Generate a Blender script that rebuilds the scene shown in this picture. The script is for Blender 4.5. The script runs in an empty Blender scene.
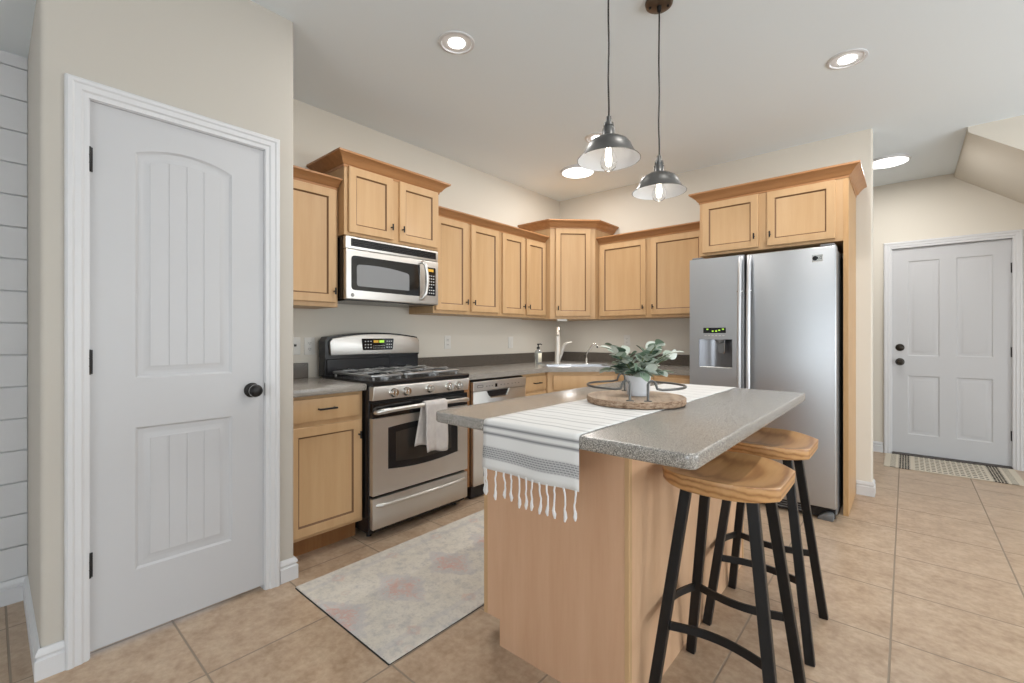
import bpy, bmesh, math, random
from mathutils import Vector, Matrix
random.seed(7)
PI = math.pi
R = math.radians
SC = bpy.context.scene
COL = SC.collection

# ------------------------------------------------------------------ camera
cam = bpy.data.objects.new('camera', bpy.data.cameras.new('camera'))
COL.objects.link(cam)
cam.location = (0, 0, 1.2)
cam.rotation_euler = (R(90), 0, math.atan(394 / 454.4))
cam.data.sensor_width = 36
cam.data.lens = 36 * 454.4 / 1024
cam.data.shift_y = -5.5 / 1024
cam.data.clip_start = 0.02
SC.camera = cam
# ------------------------------------------------------------------ view and sky
SC.view_settings.view_transform = 'Standard'
SC.view_settings.look = 'None'
SC.view_settings.gamma = 1
SC.view_settings.use_curve_mapping = False
SC.view_settings.exposure = 0.27
W = bpy.data.worlds.new('sky')
SC.world = W
W.use_nodes = True
W.node_tree.nodes['Background'].inputs[0].default_value = (0.86, 0.93, 1.0, 1)
W.node_tree.nodes['Background'].inputs[1].default_value = 1.2

ZC = 2.755   # ceiling height


def area(name, loc, rot, sx, sy, power, col=(1, 1, 1), shape='RECTANGLE', spread=None):
    l = bpy.data.lights.new(name, 'AREA')
    l.shape = shape
    l.size = sx
    l.size_y = sy
    l.energy = power
    l.color = col
    if spread:
        l.spread = spread
    o = bpy.data.objects.new(name, l)
    o.location = loc
    o.rotation_euler = rot
    COL.objects.link(o)
    return o


DAY = (0.90, 0.96, 1.0)
# unseen area lamps added as daylight, two by the windows, one with none
# (tilted up so that the ceiling gets brighter)
area('rear_daylight_fill', (1.0, -4.30, 1.45), (R(122), 0, 0), 3.4, 1.7, 82, DAY)
area('side_daylight_fill', (3.80, 0.2, 1.45), (R(122), 0, R(90)), 3.4, 1.7, 44, DAY)
area('added_dining_fill', (3.80, 3.3, 1.35), (R(122), 0, R(90)), 2.0, 1.9, 108, DAY)  # added fill for the splash wall; no window stands here

# ------------------------------------------------------------------ materials
def mat(name, col, rough=0.5, metal=0.0, spec=0.5, coat=0.0, emit=None, es=0.0, trans=0.0, ior=1.45):
    m = bpy.data.materials.new(name)
    m.use_nodes = True
    b = m.node_tree.nodes['Principled BSDF']
    b.inputs['Base Color'].default_value = (*col, 1)
    b.inputs['Roughness'].default_value = rough
    b.inputs['Metallic'].default_value = metal
    b.inputs['Specular IOR Level'].default_value = spec
    b.inputs['Coat Weight'].default_value = coat
    b.inputs['Transmission Weight'].default_value = trans
    b.inputs['IOR'].default_value = ior
    if emit:
        b.inputs['Emission Color'].default_value = (*emit, 1)
        b.inputs['Emission Strength'].default_value = es
    return m


class NT:
    """small helper to wire nodes"""
    def __init__(self, m):
        self.t = m.node_tree
        self.b = self.t.nodes['Principled BSDF']

    def n(self, typ, **kw):
        x = self.t.nodes.new(typ)
        for k, v in kw.items():
            if k.startswith('i_'):
                x.inputs[k[2:].replace('_', ' ')].default_value = v
            else:
                setattr(x, k, v)
        return x

    def l(self, a, b):
        self.t.links.new(a, b)

    def coord(self, scale=(1, 1, 1), loc=(0, 0, 0), kind='Object', rot=(0, 0, 0)):
        tc = self.n('ShaderNodeTexCoord')
        mp = self.n('ShaderNodeMapping')
        mp.inputs['Scale'].default_value = scale
        mp.inputs['Location'].default_value = loc
        mp.inputs['Rotation'].default_value = rot
        self.l(tc.outputs[kind], mp.inputs[0])
        return mp.outputs[0]

    def noise(self, vec, scale, detail=4, rough=0.55):
        x = self.n('ShaderNodeTexNoise')
        x.inputs['Scale'].default_value = scale
        x.inputs['Detail'].default_value = detail
        x.inputs['Roughness'].default_value = rough
        if vec is not None:
            self.l(vec, x.inputs['Vector'])
        return x.outputs['Fac']

    def ramp(self, fac, stops, interp='LINEAR'):
        x = self.n('ShaderNodeValToRGB')
        x.color_ramp.interpolation = interp
        e = x.color_ramp.elements
        while len(e) < len(stops):
            e.new(0.5)
        for i, (p, c) in enumerate(stops):
            e[i].position = p
            e[i].color = (*c, 1) if len(c) == 3 else c
        self.l(fac, x.inputs[0])
        return x.outputs[0]

    def mix(self, fac, a, b, typ='MIX'):
        x = self.n('ShaderNodeMix', data_type='RGBA', blend_type=typ)
        for s, v in ((0, fac), (6, a), (7, b)):
            if hasattr(v, 'is_linked'):
                self.l(v, x.inputs[s])
            elif isinstance(v, (int, float)):
                x.inputs[s].default_value = v
            else:
                x.inputs[s].default_value = (*v, 1)
        return x.outputs[2]

    def math(self, op, a, b=None, c=None):
        x = self.n('ShaderNodeMath', operation=op)
        for s, v in ((0, a), (1, b), (2, c)):
            if v is None:
                continue
            if hasattr(v, 'is_linked'):
                self.l(v, x.inputs[s])
            else:
                x.inputs[s].default_value = v
        return x.outputs[0]

    def sep(self, vec):
        x = self.n('ShaderNodeSeparateXYZ')
        self.l(vec, x.inputs[0])
        return x.outputs

    def bump(self, h, strength=0.2, dist=0.01):
        x = self.n('ShaderNodeBump')
        x.inputs['Strength'].default_value = strength
        x.inputs['Distance'].default_value = dist
        self.l(h, x.inputs['Height'])
        self.l(x.outputs[0], self.b.inputs['Normal'])

    def color(self, c):
        self.l(c, self.b.inputs['Base Color'])


def m_wall(name, col, bump=0.06):
    m = mat(name, col, 0.75, spec=0.25)
    t = NT(m)
    v = t.coord()
    n = t.noise(v, 120, 3)
    t.bump(n, bump, 0.002)
    return m


def m_wood(name, light, dark, rough=0.42, grain=(14, 14, 1.1), spec=0.4, contrast=(0.3, 0.72), coat=0.0):
    m = mat(name, light, rough, spec=spec, coat=coat)
    t = NT(m)
    v = t.coord(grain)
    n = t.noise(v, 2.2, 6, 0.6)
    v2 = t.coord(tuple(g * 7 for g in grain))
    n2 = t.noise(v2, 2.0, 3, 0.6)
    c = t.ramp(n, [(contrast[0], dark), (contrast[1], light)])
    c = t.mix(0.12, c, t.ramp(n2, [(0.35, dark), (0.65, light)]))
    v3 = t.coord((1.3, 1.3, 0.7))
    c = t.mix(t.math('MULTIPLY', t.noise(v3, 2.5, 2), 0.22), c, dark)
    t.color(c)
    return m


def m_speckle(name, a, b, c, rough=0.22, scale=420, spec=0.5):
    m = mat(name, a, rough, spec=spec)
    t = NT(m)
    v = t.coord()
    n1 = t.noise(v, scale, 2, 0.7)
    n2 = t.noise(v, scale * 0.55, 2, 0.7)
    col = t.ramp(n1, [(0.38, b), (0.5, a), (0.62, c)])
    col = t.mix(t.ramp(n2, [(0.58, (0, 0, 0)), (0.66, (1, 1, 1))]), col, b)
    t.color(col)
    return m


def m_steel(name, col=(0.62, 0.63, 0.64), rough=0.3, aniso_axis=2, strength=0.05):
    m = mat(name, col, rough, 1.0)
    t = NT(m)
    sc = [260, 260, 260]
    sc[aniso_axis] = 1.5
    v = t.coord(tuple(sc))
    n = t.noise(v, 1.0, 3)
    t.l(t.math('MULTIPLY_ADD', n, 0.12, rough - 0.06), t.b.inputs['Roughness'])
    t.bump(n, strength, 0.0006)
    return m


M = {}
M['wall'] = m_wall('beige wall paint', (0.66, 0.615, 0.54))
M['wall_dim'] = m_wall('shaded beige wall paint', (0.495, 0.462, 0.412))  # same beige paint, darkened to stand in for dimmer light here
M['ceiling'] = m_wall('ceiling paint', (0.77, 0.83, 0.87), 0.1)
M['white'] = mat('white trim paint', (0.62, 0.62, 0.63), 0.38, spec=0.4)
M['door'] = mat('white door paint', (0.51, 0.51, 0.52), 0.42, spec=0.4)
M['maple'] = m_wood('maple cabinet wood', (0.585, 0.385, 0.21), (0.515, 0.322, 0.162), grain=(9, 9, 0.7))
M['maple_side'] = m_wood('maple side wood', (0.60, 0.375, 0.185), (0.49, 0.285, 0.125), 0.36)
M['glaze_shade'] = mat('dark glaze in door recess', (0.17, 0.085, 0.035), 0.5)  # glaze line with the shade of the recess painted in
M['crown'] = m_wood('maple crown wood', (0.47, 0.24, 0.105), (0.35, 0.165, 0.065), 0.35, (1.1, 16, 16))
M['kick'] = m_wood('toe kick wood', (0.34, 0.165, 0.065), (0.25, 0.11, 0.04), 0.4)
M['island'] = m_wood('island panel wood', (0.66, 0.42, 0.27), (0.56, 0.33, 0.20), 0.4, (6, 6, 0.5))
M['island_side'] = m_wood('island side panel wood', (0.70, 0.46, 0.29), (0.60, 0.37, 0.22), 0.38, (6, 6, 0.5))
M['counter'] = m_speckle('speckled grey laminate', (0.29, 0.265, 0.235), (0.055, 0.053, 0.05), (0.62, 0.585, 0.53), 0.22, 520, 1.0)
M['splash'] = m_speckle('dark speckled backsplash', (0.10, 0.082, 0.066), (0.045, 0.038, 0.032), (0.20, 0.17, 0.14), 0.3)
M['isle_edge'] = m_speckle('dark speckled edge', (0.15, 0.15, 0.15), (0.05, 0.05, 0.052), (0.36, 0.36, 0.35), 0.28)
M['steel'] = m_steel('brushed stainless steel', (0.70, 0.69, 0.67), 0.36, 0)
M['steel_warm'] = m_steel('brushed stainless steel range', (0.66, 0.64, 0.61), 0.46, 0)
M['fridge'] = m_steel('brushed steel fridge door', (0.47, 0.485, 0.505), 0.42, 0, 0.03)
M['cavity'] = mat('dark dispenser cavity metal', (0.22, 0.225, 0.24), 0.3, 1.0)
M['fridge_handle'] = mat('satin grey handle', (0.60, 0.61, 0.63), 0.42, 0.85)
M['chrome'] = mat('polished chrome', (0.78, 0.77, 0.75), 0.12, 1.0)
M['nickel'] = mat('brushed nickel', (0.70, 0.66, 0.60), 0.45, 0.6)
M['black'] = mat('black enamel', (0.012, 0.012, 0.014), 0.22)
M['black_glass'] = mat('black glass', (0.008, 0.008, 0.009), 0.06, spec=0.6)
M['oven_glass'] = mat('oven window glass', (0.035, 0.032, 0.03), 0.08, spec=0.7)
M['mw_glass'] = mat('microwave window glass', (0.22, 0.225, 0.235), 0.1, spec=0.7)
M['iron'] = mat('grey cast iron', (0.42, 0.42, 0.42), 0.3, 0.8)
M['hw'] = mat('matte black hardware', (0.014, 0.013, 0.013), 0.4, 0.3)
M['bronze'] = mat('dark bronze', (0.035, 0.028, 0.022), 0.35, 0.6)
M['canopy'] = mat('aged bronze canopy', (0.13, 0.095, 0.07), 0.35, 0.8)
M['shade'] = mat('dark grey lamp shade metal', (0.115, 0.115, 0.112), 0.38, 0.7)
M['shade_in'] = mat('white enamel inside shade', (0.82, 0.83, 0.85), 0.4)
M['lamp_glass'] = mat('clear bulb glass', (1, 1, 1), 0.02, trans=1.0, ior=1.2)
M['filament'] = mat('glowing filament', (1, 0.9, 0.75), 0.4, emit=(1, 0.9, 0.75), es=5)
M['led'] = mat('glowing lamp lens', (1, 1, 1), 0.5, emit=(1, 0.97, 0.92), es=9)
M['led_disc'] = mat('glowing disc lens', (1, 1, 1), 0.5, emit=(1, 0.985, 0.95), es=2.6)
M['plate'] = mat('off white plastic', (0.68, 0.66, 0.62), 0.4)
M['slot'] = mat('dark slot', (0.06, 0.055, 0.05), 0.5)
M['grey_plastic'] = mat('grey plastic', (0.16, 0.165, 0.17), 0.35)
M['lcd_green'] = mat('green display digits', (0.3, 0.6, 0.05), 0.4, emit=(0.45, 0.75, 0.08), es=0.55)
M['lcd_amber'] = mat('amber display', (0.55, 0.32, 0.04), 0.4, emit=(0.75, 0.42, 0.05), es=0.25)
M['key'] = mat('pale key legend', (0.5, 0.5, 0.5), 0.5)
M['pot'] = mat('white ceramic pot', (0.70, 0.71, 0.74), 0.4)
M['soil'] = mat('dark soil', (0.05, 0.035, 0.025), 0.9)
M['stem'] = mat('green brown stem', (0.12, 0.14, 0.055), 0.6)
M['soap'] = mat('clear soap bottle', (0.80, 0.82, 0.78), 0.08, trans=0.75, ior=1.3)
M['label'] = mat('cream paper label', (0.72, 0.66, 0.52), 0.6)
M['rod'] = mat('dark grey steel rod', (0.13, 0.13, 0.125), 0.36, 0.8)
M['stool_metal'] = mat('black powder coated steel', (0.012, 0.012, 0.013), 0.36, 0.2)
M['threshold'] = mat('dark threshold', (0.06, 0.05, 0.045), 0.5)
M['sink'] = m_steel('sink steel', (0.55, 0.56, 0.58), 0.32, 0)
M['glass_pane'] = mat('window pane glass', (1, 1, 1), 0.0, trans=1.0, ior=1.02)


def mk_floor():
    m = mat('beige floor tile', (0.5, 0.36, 0.25), 0.34, spec=0.45)
    t = NT(m)
    v = t.coord((1, 1, 1), (0.046, -2.337 + 0.457 * 8, 0))
    b = t.n('ShaderNodeTexBrick')
    b.offset = 0
    b.squash = 1
    b.inputs['Scale'].default_value = 1
    b.inputs['Brick Width'].default_value = 0.457
    b.inputs['Row Height'].default_value = 0.457
    b.inputs['Mortar Size'].default_value = 0.0042
    b.inputs['Mortar Smooth'].default_value = 0.3
    b.inputs['Bias'].default_value = 0
    b.inputs['Color1'].default_value = (0.0, 0.0, 0.0, 1)
    b.inputs['Color2'].default_value = (1, 1, 1, 1)
    t.l(v, b.inputs['Vector'])
    v2 = t.coord()
    n1 = t.noise(v2, 8, 8, 0.66)
    n2 = t.noise(v2, 34, 5, 0.6)
    c = t.ramp(n1, [(0.32, (0.33, 0.225, 0.145)), (0.5, (0.455, 0.33, 0.23)), (0.66, (0.55, 0.425, 0.31))])
    c = t.mix(0.34, c, t.ramp(n2, [(0.35, (0.30, 0.20, 0.125)), (0.65, (0.60, 0.465, 0.335))]))
    c = t.mix(t.math('MULTIPLY', b.outputs['Color'], 0.10), c, (0.36, 0.25, 0.17))
    c = t.mix(b.outputs['Fac'], c, (0.29, 0.23, 0.175))
    t.color(c)
    t.l(t.math('MULTIPLY_ADD', b.outputs['Fac'], 0.4, t.math('MULTIPLY_ADD', n2, 0.2, 0.22)), t.b.inputs['Roughness'])
    h = t.math('MULTIPLY_ADD', b.outputs['Fac'], -1.0, t.math('MULTIPLY', n1, 0.3))
    t.bump(h, 0.6, 0.005)
    return m


M['floor'] = mk_floor()


def mk_rug():
    """washed-out medallion rug; object coordinates: x across, y along"""
    m = mat('faded medallion rug', (0.6, 0.56, 0.5), 0.95, spec=0.1)
    t = NT(m)
    v = t.coord()
    x, y, z = t.sep(v)
    n = t.noise(v, 22, 6, 0.65)
    n2 = t.noise(v, 70, 4, 0.65)
    n3 = t.noise(v, 7, 3, 0.5)
    base = t.ramp(n, [(0.32, (0.47, 0.465, 0.47)), (0.5, (0.66, 0.625, 0.575)), (0.7, (0.72, 0.69, 0.63))])
    base = t.mix(t.math('MULTIPLY', t.ramp(n2, [(0.52, (0, 0, 0)), (0.68, (1, 1, 1))]), 0.45), base, (0.36, 0.35, 0.36))
    base = t.mix(t.math('MULTIPLY', n3, 0.5), base, (0.60, 0.55, 0.44))
    # medallions repeating along the rug
    yy = t.math('PINGPONG', t.math('ADD', y, 0.289), 0.1535)           # distance from medallion row
    ax = t.math('ABSOLUTE', x)
    dia = t.math('ADD', t.math('MULTIPLY', ax, 0.62), t.math('MULTIPLY', yy, 0.9))
    jit = t.math('MULTIPLY_ADD', n, 0.09, -0.045)
    d2 = t.math('ADD', dia, jit)
    grey = t.ramp(d2, [(0.105, (1, 1, 1)), (0.125, (0, 0, 0))])
    base = t.mix(t.math('MULTIPLY', grey, 0.55), base, (0.50, 0.485, 0.50))
    pink = t.ramp(t.math('ADD', dia, t.math('MULTIPLY_ADD', n2, 0.24, -0.12)), [(0.0, (0.0, 0.0, 0.0)), (0.03, (1, 1, 1)), (0.055, (0.7, 0.7, 0.7)), (0.075, (0, 0, 0))])
    base = t.mix(t.math('MULTIPLY', t.math('MULTIPLY', pink, t.ramp(n, [(0.38, (0.25, 0.25, 0.25)), (0.6, (1, 1, 1))])), 0.8), base, (0.62, 0.34, 0.28))
    sy_ = t.math('PINGPONG', t.math('ADD', y, 0.289 + 0.1535), 0.1535)
    sxd = t.math('ABSOLUTE', t.math('SUBTRACT', ax, 0.30))
    sd = t.math('ADD', t.math('ADD', sxd, sy_), t.math('MULTIPLY_ADD', n2, 0.08, -0.04))
    base = t.mix(t.math('MULTIPLY', t.ramp(sd, [(0.01, (0, 0, 0)), (0.025, (1, 1, 1)), (0.045, (0, 0, 0))]), 0.45), base, (0.60, 0.36, 0.29))
    # border
    bord = t.ramp(t.math('ADD', ax, t.math('MULTIPLY', jit, 0.3)), [(0.285, (0, 0, 0)), (0.292, (1, 1, 1)), (0.315, (1, 1, 1)), (0.322, (0.25, 0.25, 0.25))])
    base = t.mix(t.math('MULTIPLY', bord, 0.35), base, (0.47, 0.46, 0.48))
    vor = t.n('ShaderNodeTexVoronoi')
    vor.inputs['Scale'].default_value = 9
    t.l(v, vor.inputs['Vector'])
    ring = t.ramp(t.math('ADD', vor.outputs['Distance'], t.math('MULTIPLY_ADD', n2, 0.2, -0.1)), [(0.1, (0, 0, 0)), (0.14, (1, 1, 1)), (0.2, (0, 0, 0))])
    base = t.mix(t.math('MULTIPLY', ring, 0.28), base, (0.55, 0.37, 0.33))
    t.color(base)
    t.bump(n2, 0.5, 0.004)
    return m


def mk_runner():
    """UV: u metres across, v metres along the cloth from the near hem"""
    m = mat('white striped table runner cloth', (0.75, 0.74, 0.72), 0.9, spec=0.15)
    t = NT(m)
    uv = t.n('ShaderNodeUVMap').outputs[0]
    x, y, z = t.sep(uv)
    mp = t.n('ShaderNodeMapping')
    mp.inputs['Scale'].default_value = (160, 160, 160)
    t.l(uv, mp.inputs[0])
    weave = t.noise(mp.outputs[0], 3, 2)
    k = (1, 1, 1)
    o = (0, 0, 0)
    L = 2.0

    def band(a, b):
        e = 0.0012
        return [((a - e) / L, o), (a / L, k), (b / L, k), ((b + e) / L, o)]
    s1 = t.ramp(t.math('DIVIDE', y, L), band(0.0, 0.005) + band(0.112, 0.1175) + band(0.1405, 0.146))
    br = t.ramp(t.math('DIVIDE', y, L), band(0.037, 0.077))
    # broken fine lines in the wide band
    fine = t.math('GREATER_THAN', t.math('SINE', t.math('MULTIPLY', y, 900.0)), -0.1)
    brk = t.math('GREATER_THAN', t.math('SINE', t.math('ADD', t.math('MULTIPLY', x, 520.0), t.math('MULTIPLY', t.math('FLOOR', t.math('MULTIPLY', y, 143.24)), 2.2))), -0.75)
    wide = t.math('MULTIPLY', br, t.math('MULTIPLY_ADD', t.math('MULTIPLY', fine, brk), 0.5, 0.5))
    # faint stripes on the table top
    ph = t.math('FRACT', t.math('DIVIDE', t.math('SUBTRACT', y, 0.20), 0.105))
    st = t.ramp(ph, [(0.0, o), (0.03, k), (0.10, k), (0.14, o), (0.40, o), (0.43, (0.7, 0.7, 0.7)), (0.48, (0.7, 0.7, 0.7)), (0.52, o)])
    on = t.math('GREATER_THAN', y, 0.195)
    st = t.math('MULTIPLY', st, t.math('MULTIPLY', on, 0.45))
    f = t.math('MAXIMUM', t.math('MAXIMUM', s1, t.math('MULTIPLY', wide, 0.9)), st)
    c = t.mix(f, (0.735, 0.73, 0.715), (0.21, 0.21, 0.22))
    t.color(c)
    t.bump(weave, 0.35, 0.002)
    return m


def mk_mat_cloth():
    """door mat; object coords: x along (0 centre, +-0.44), y across"""
    m = mat('black and cream woven mat', (0.6, 0.55, 0.47), 0.95, spec=0.1)
    t = NT(m)
    v = t.coord()
    x, y, z = t.sep(v)
    ax = t.math('ABSOLUTE', x)
    n = t.noise(v, 55, 3, 0.6)
    zig = t.math('PINGPONG', y, 0.05)
    rows = t.math('SINE', t.math('MULTIPLY', t.math('ADD', y, t.math('MULTIPLY', t.math('PINGPONG', x, 0.045), 0.45)), 95.0))
    mid = t.math('MULTIPLY', t.math('GREATER_THAN', rows, 0.15), t.math('LESS_THAN', ax, 0.235))
    mid = t.math('MULTIPLY', mid, t.math('GREATER_THAN', t.math('SINE', t.math('MULTIPLY', x, 170.0)), -0.6))
    b1 = t.math('MULTIPLY', t.math('GREATER_THAN', ax, 0.258), t.math('LESS_THAN', ax, 0.342))
    lines = t.math('GREATER_THAN', t.math('SINE', t.math('MULTIPLY', ax, 330.0)), -0.8)
    dots = t.math('GREATER_THAN', t.math('SINE', t.math('MULTIPLY', y, 120.0)), -0.85)
    b1 = t.math('MULTIPLY', b1, t.math('MULTIPLY', lines, dots))
    b2 = t.math('MULTIPLY', t.math('GREATER_THAN', ax, 0.36), t.math('LESS_THAN', ax, 0.40))
    b2 = t.math('MULTIPLY', b2, t.math('GREATER_THAN', t.math('SINE', t.math('MULTIPLY', y, 190.0)), 0.2))
    f = t.math('MAXIMUM', t.math('MULTIPLY', mid, 0.72), t.math('MAXIMUM', b1, t.math('MULTIPLY', b2, 0.6)))
    f = t.math('MULTIPLY', f, t.ramp(n, [(0.3, (0.8, 0.8, 0.8)), (0.5, (1, 1, 1))]))
    t.color(t.mix(f, (0.60, 0.545, 0.455), (0.022, 0.02, 0.02)))
    t.bump(n, 0.4, 0.003)
    return m


def mk_towel():
    m = mat('off white tea towel cloth', (0.64, 0.605, 0.58), 0.95, spec=0.1)
    t = NT(m)
    v = t.coord((1, 1, 1))
    n = t.noise(v, 240, 2)
    n2 = t.noise(v, 30, 3)
    t.color(t.ramp(n2, [(0.3, (0.58, 0.545, 0.53)), (0.7, (0.67, 0.635, 0.605))]))
    t.bump(n, 0.4, 0.002)
    return m


def mk_stool_wood():
    m = mat('stool seat pine', (0.6, 0.36, 0.16), 0.33, spec=0.45)
    t = NT(m)
    v = t.coord((1, 0.12, 1))
    # growth rings run along y; staves of different tone across x
    w = t.n('ShaderNodeTexWave', wave_type='RINGS', rings_direction='Y')
    w.inputs['Scale'].default_value = 17
    w.inputs['Distortion'].default_value = 3.0
    w.inputs['Detail'].default_value = 3
    w.inputs['Detail Scale'].default_value = 1.4
    vo = t.coord((1, 0.10, 1), (0.03, 0, 0.09))
    t.l(vo, w.inputs['Vector'])
    n = t.noise(v, 60, 3)
    c = t.ramp(w.outputs['Fac'], [(0.15, (0.60, 0.345, 0.15)), (0.65, (0.50, 0.265, 0.105)), (1.0, (0.27, 0.115, 0.04))])
    c = t.mix(0.2, c, t.ramp(n, [(0.3, (0.36, 0.17, 0.06)), (0.7, (0.66, 0.42, 0.2))]))
    x, y, z = t.sep(t.coord())
    stave = t.math('FLOOR', t.math('MULTIPLY', t.math('ADD', x, 0.23), 9.5))
    wn = t.n('ShaderNodeTexWhiteNoise', noise_dimensions='1D')
    t.l(stave, wn.inputs['W'])
    c = t.mix(t.math('MULTIPLY', wn.outputs['Value'], 0.35), c, (0.40, 0.20, 0.075))
    t.color(c)
    return m


def mk_tray_wood():
    m = mat('whitewashed tray wood', (0.5, 0.37, 0.26), 0.6, spec=0.3)
    t = NT(m)
    v = t.coord((26, 2.2, 26))
    n = t.noise(v, 1.6, 6, 0.65)
    v2 = t.coord((1, 1, 1))
    n2 = t.noise(v2, 26, 4, 0.6)
    c = t.ramp(n, [(0.3, (0.37, 0.26, 0.185)), (0.5, (0.52, 0.395, 0.295)), (0.7, (0.60, 0.48, 0.37))])
    c = t.mix(t.math('MULTIPLY', t.ramp(n2, [(0.45, (0, 0, 0)), (0.65, (1, 1, 1))]), 0.45), c, (0.56, 0.47, 0.39))
    t.color(c)
    return m


def mk_bark():
    m = mat('rough tray rim', (0.3, 0.2, 0.13), 0.8, spec=0.2)
    t = NT(m)
    v = t.coord((1, 1, 3))
    n = t.noise(v, 40, 6, 0.7)
    t.color(t.ramp(n, [(0.35, (0.11, 0.065, 0.04)), (0.5, (0.31, 0.21, 0.14)), (0.68, (0.47, 0.37, 0.28))]))
    t.bump(n, 0.5, 0.004)
    return m


def mk_leaf():
    m = mat('dusty green eucalyptus leaf', (0.2, 0.28, 0.2), 0.55, spec=0.3)
    t = NT(m)
    at = t.n('ShaderNodeAttribute', attribute_name='tone')
    v = t.coord()
    n = t.noise(v, 60, 3)
    c = t.ramp(at.outputs['Fac'], [(0.0, (0.055, 0.105, 0.065)), (0.45, (0.19, 0.27, 0.19)), (0.75, (0.44, 0.50, 0.43)), (1.0, (0.62, 0.66, 0.60))])
    c = t.mix(t.math('MULTIPLY', n, 0.25), c, (0.36, 0.42, 0.34))
    t.color(c)
    return m


M['rug'] = mk_rug()
M['runner'] = mk_runner()
M['tassel'] = mat('white cotton fringe', (0.75, 0.74, 0.73), 0.95, spec=0.1)
M['mat_cloth'] = mk_mat_cloth()
M['towel'] = mk_towel()
M['stool_wood'] = mk_stool_wood()
M['tray'] = mk_tray_wood()
M['bark'] = mk_bark()
M['leaf'] = mk_leaf()
M['rug_back'] = mat('dark rug backing', (0.03, 0.028, 0.026), 0.9)

# ------------------------------------------------------------------ mesh helpers
def bx(bm, x0, x1, y0, y1, z0, z1, bev=0.0, seg=1, mi=0):
    vs = [bm.verts.new((x, y, z)) for x in (x0, x1) for y in (y0, y1) for z in (z0, z1)]
    fs = []
    for q in ((0, 1, 3, 2), (4, 6, 7, 5), (0, 4, 5, 1), (2, 3, 7, 6), (0, 2, 6, 4), (1, 5, 7, 3)):
        f = bm.faces.new([vs[i] for i in q])
        f.material_index = mi
        fs.append(f)
    if bev > 0:
        es = list({e for f in fs for e in f.edges})
        bmesh.ops.bevel(bm, geom=es, offset=bev, offset_type='OFFSET', segments=seg, profile=0.5, affect='EDGES', material=-1)


def prism(bm, pts, a0, a1, plane='xy', bev=0.0, seg=1, mi=0, only=None):
    """extrude a 2D polygon; plane xy -> along z, xz -> along y, yz -> along x"""
    def P(p, a):
        return (p[0], p[1], a) if plane == 'xy' else (p[0], a, p[1]) if plane == 'xz' else (a, p[0], p[1])
    A = [bm.verts.new(P(p, a0)) for p in pts]
    B = [bm.verts.new(P(p, a1)) for p in pts]
    n = len(pts)
    fs = [bm.faces.new(A), bm.faces.new(B[::-1])]
    for i in range(n):
        fs.append(bm.faces.new((A[i], B[i], B[(i + 1) % n], A[(i + 1) % n])))
    for f in fs:
        f.material_index = mi
    if bev > 0:
        bmesh.ops.recalc_face_normals(bm, faces=fs)
        if only == 'sides':      # the edges along the extrusion
            es = [bm.edges.get((A[i], B[i])) for i in range(n)]
        elif only == 'rims':
            es = [bm.edges.get((X[i], X[(i + 1) % n])) for X in (A, B) for i in range(n)]
        elif isinstance(only, (list, tuple)):
            es = [bm.edges.get((A[i], B[i])) for i in only]
        else:
            es = list({e for f in fs for e in f.edges})
        bmesh.ops.bevel(bm, geom=es, offset=bev, offset_type='OFFSET', segments=seg, profile=0.5, affect='EDGES', material=-1)


def ring_prism(bm, outer, inner, a0, a1, plane='xy', mi=0):
    """polygon with a hole, extruded"""
    def P(p, a):
        return (p[0], p[1], a) if plane == 'xy' else (p[0], a, p[1]) if plane == 'xz' else (a, p[0], p[1])
    loops = []
    for a in (a0, a1):
        vo = [bm.verts.new(P(p, a)) for p in outer]
        vi = [bm.verts.new(P(p, a)) for p in inner]
        es = [bm.edges.new((L[i], L[(i + 1) % len(L)])) for L in (vo, vi) for i in range(len(L))]
        r = bmesh.ops.triangle_fill(bm, edges=es, use_beauty=True, use_dissolve=False)
        for g in r['geom']:
            if isinstance(g, bmesh.types.BMFace):
                g.material_index = mi
        loops.append((vo, vi))
    for k in (0, 1):
        A, B = loops[0][k], loops[1][k]
        n = len(A)
        for i in range(n):
            f = bm.faces.new((A[i], B[i], B[(i + 1) % n], A[(i + 1) % n]))
            f.material_index = mi


def tube(bm, pts, r, n=8, closed=False, mi=0, caps=True):
    pts = [Vector(p) for p in pts]
    N = len(pts)
    rr = r if isinstance(r, (list, tuple)) else [r] * N
    rings = []
    up = None
    for i, p in enumerate(pts):
        if closed:
            d = (pts[(i + 1) % N] - pts[i - 1]).normalized()
        else:
            d = (pts[min(i + 1, N - 1)] - pts[max(i - 1, 0)]).normalized()
        if up is None:
            up = Vector((0, 0, 1)) if abs(d.z) < 0.9 else Vector((1, 0, 0))
        a = (up - d * up.dot(d)).normalized()
        b = d.cross(a)
        up = a
        rings.append([bm.verts.new(p + (a * math.cos(2 * PI * k / n) + b * math.sin(2 * PI * k / n)) * rr[i]) for k in range(n)])
    for i in range(N if closed else N - 1):
        A, B = rings[i], rings[(i + 1) % N]
        for k in range(n):
            f = bm.faces.new((A[k], A[(k + 1) % n], B[(k + 1) % n], B[k]))
            f.material_index = mi
    if caps and not closed:
        bm.faces.new(rings[0][::-1]).material_index = mi
        bm.faces.new(rings[-1]).material_index = mi


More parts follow.
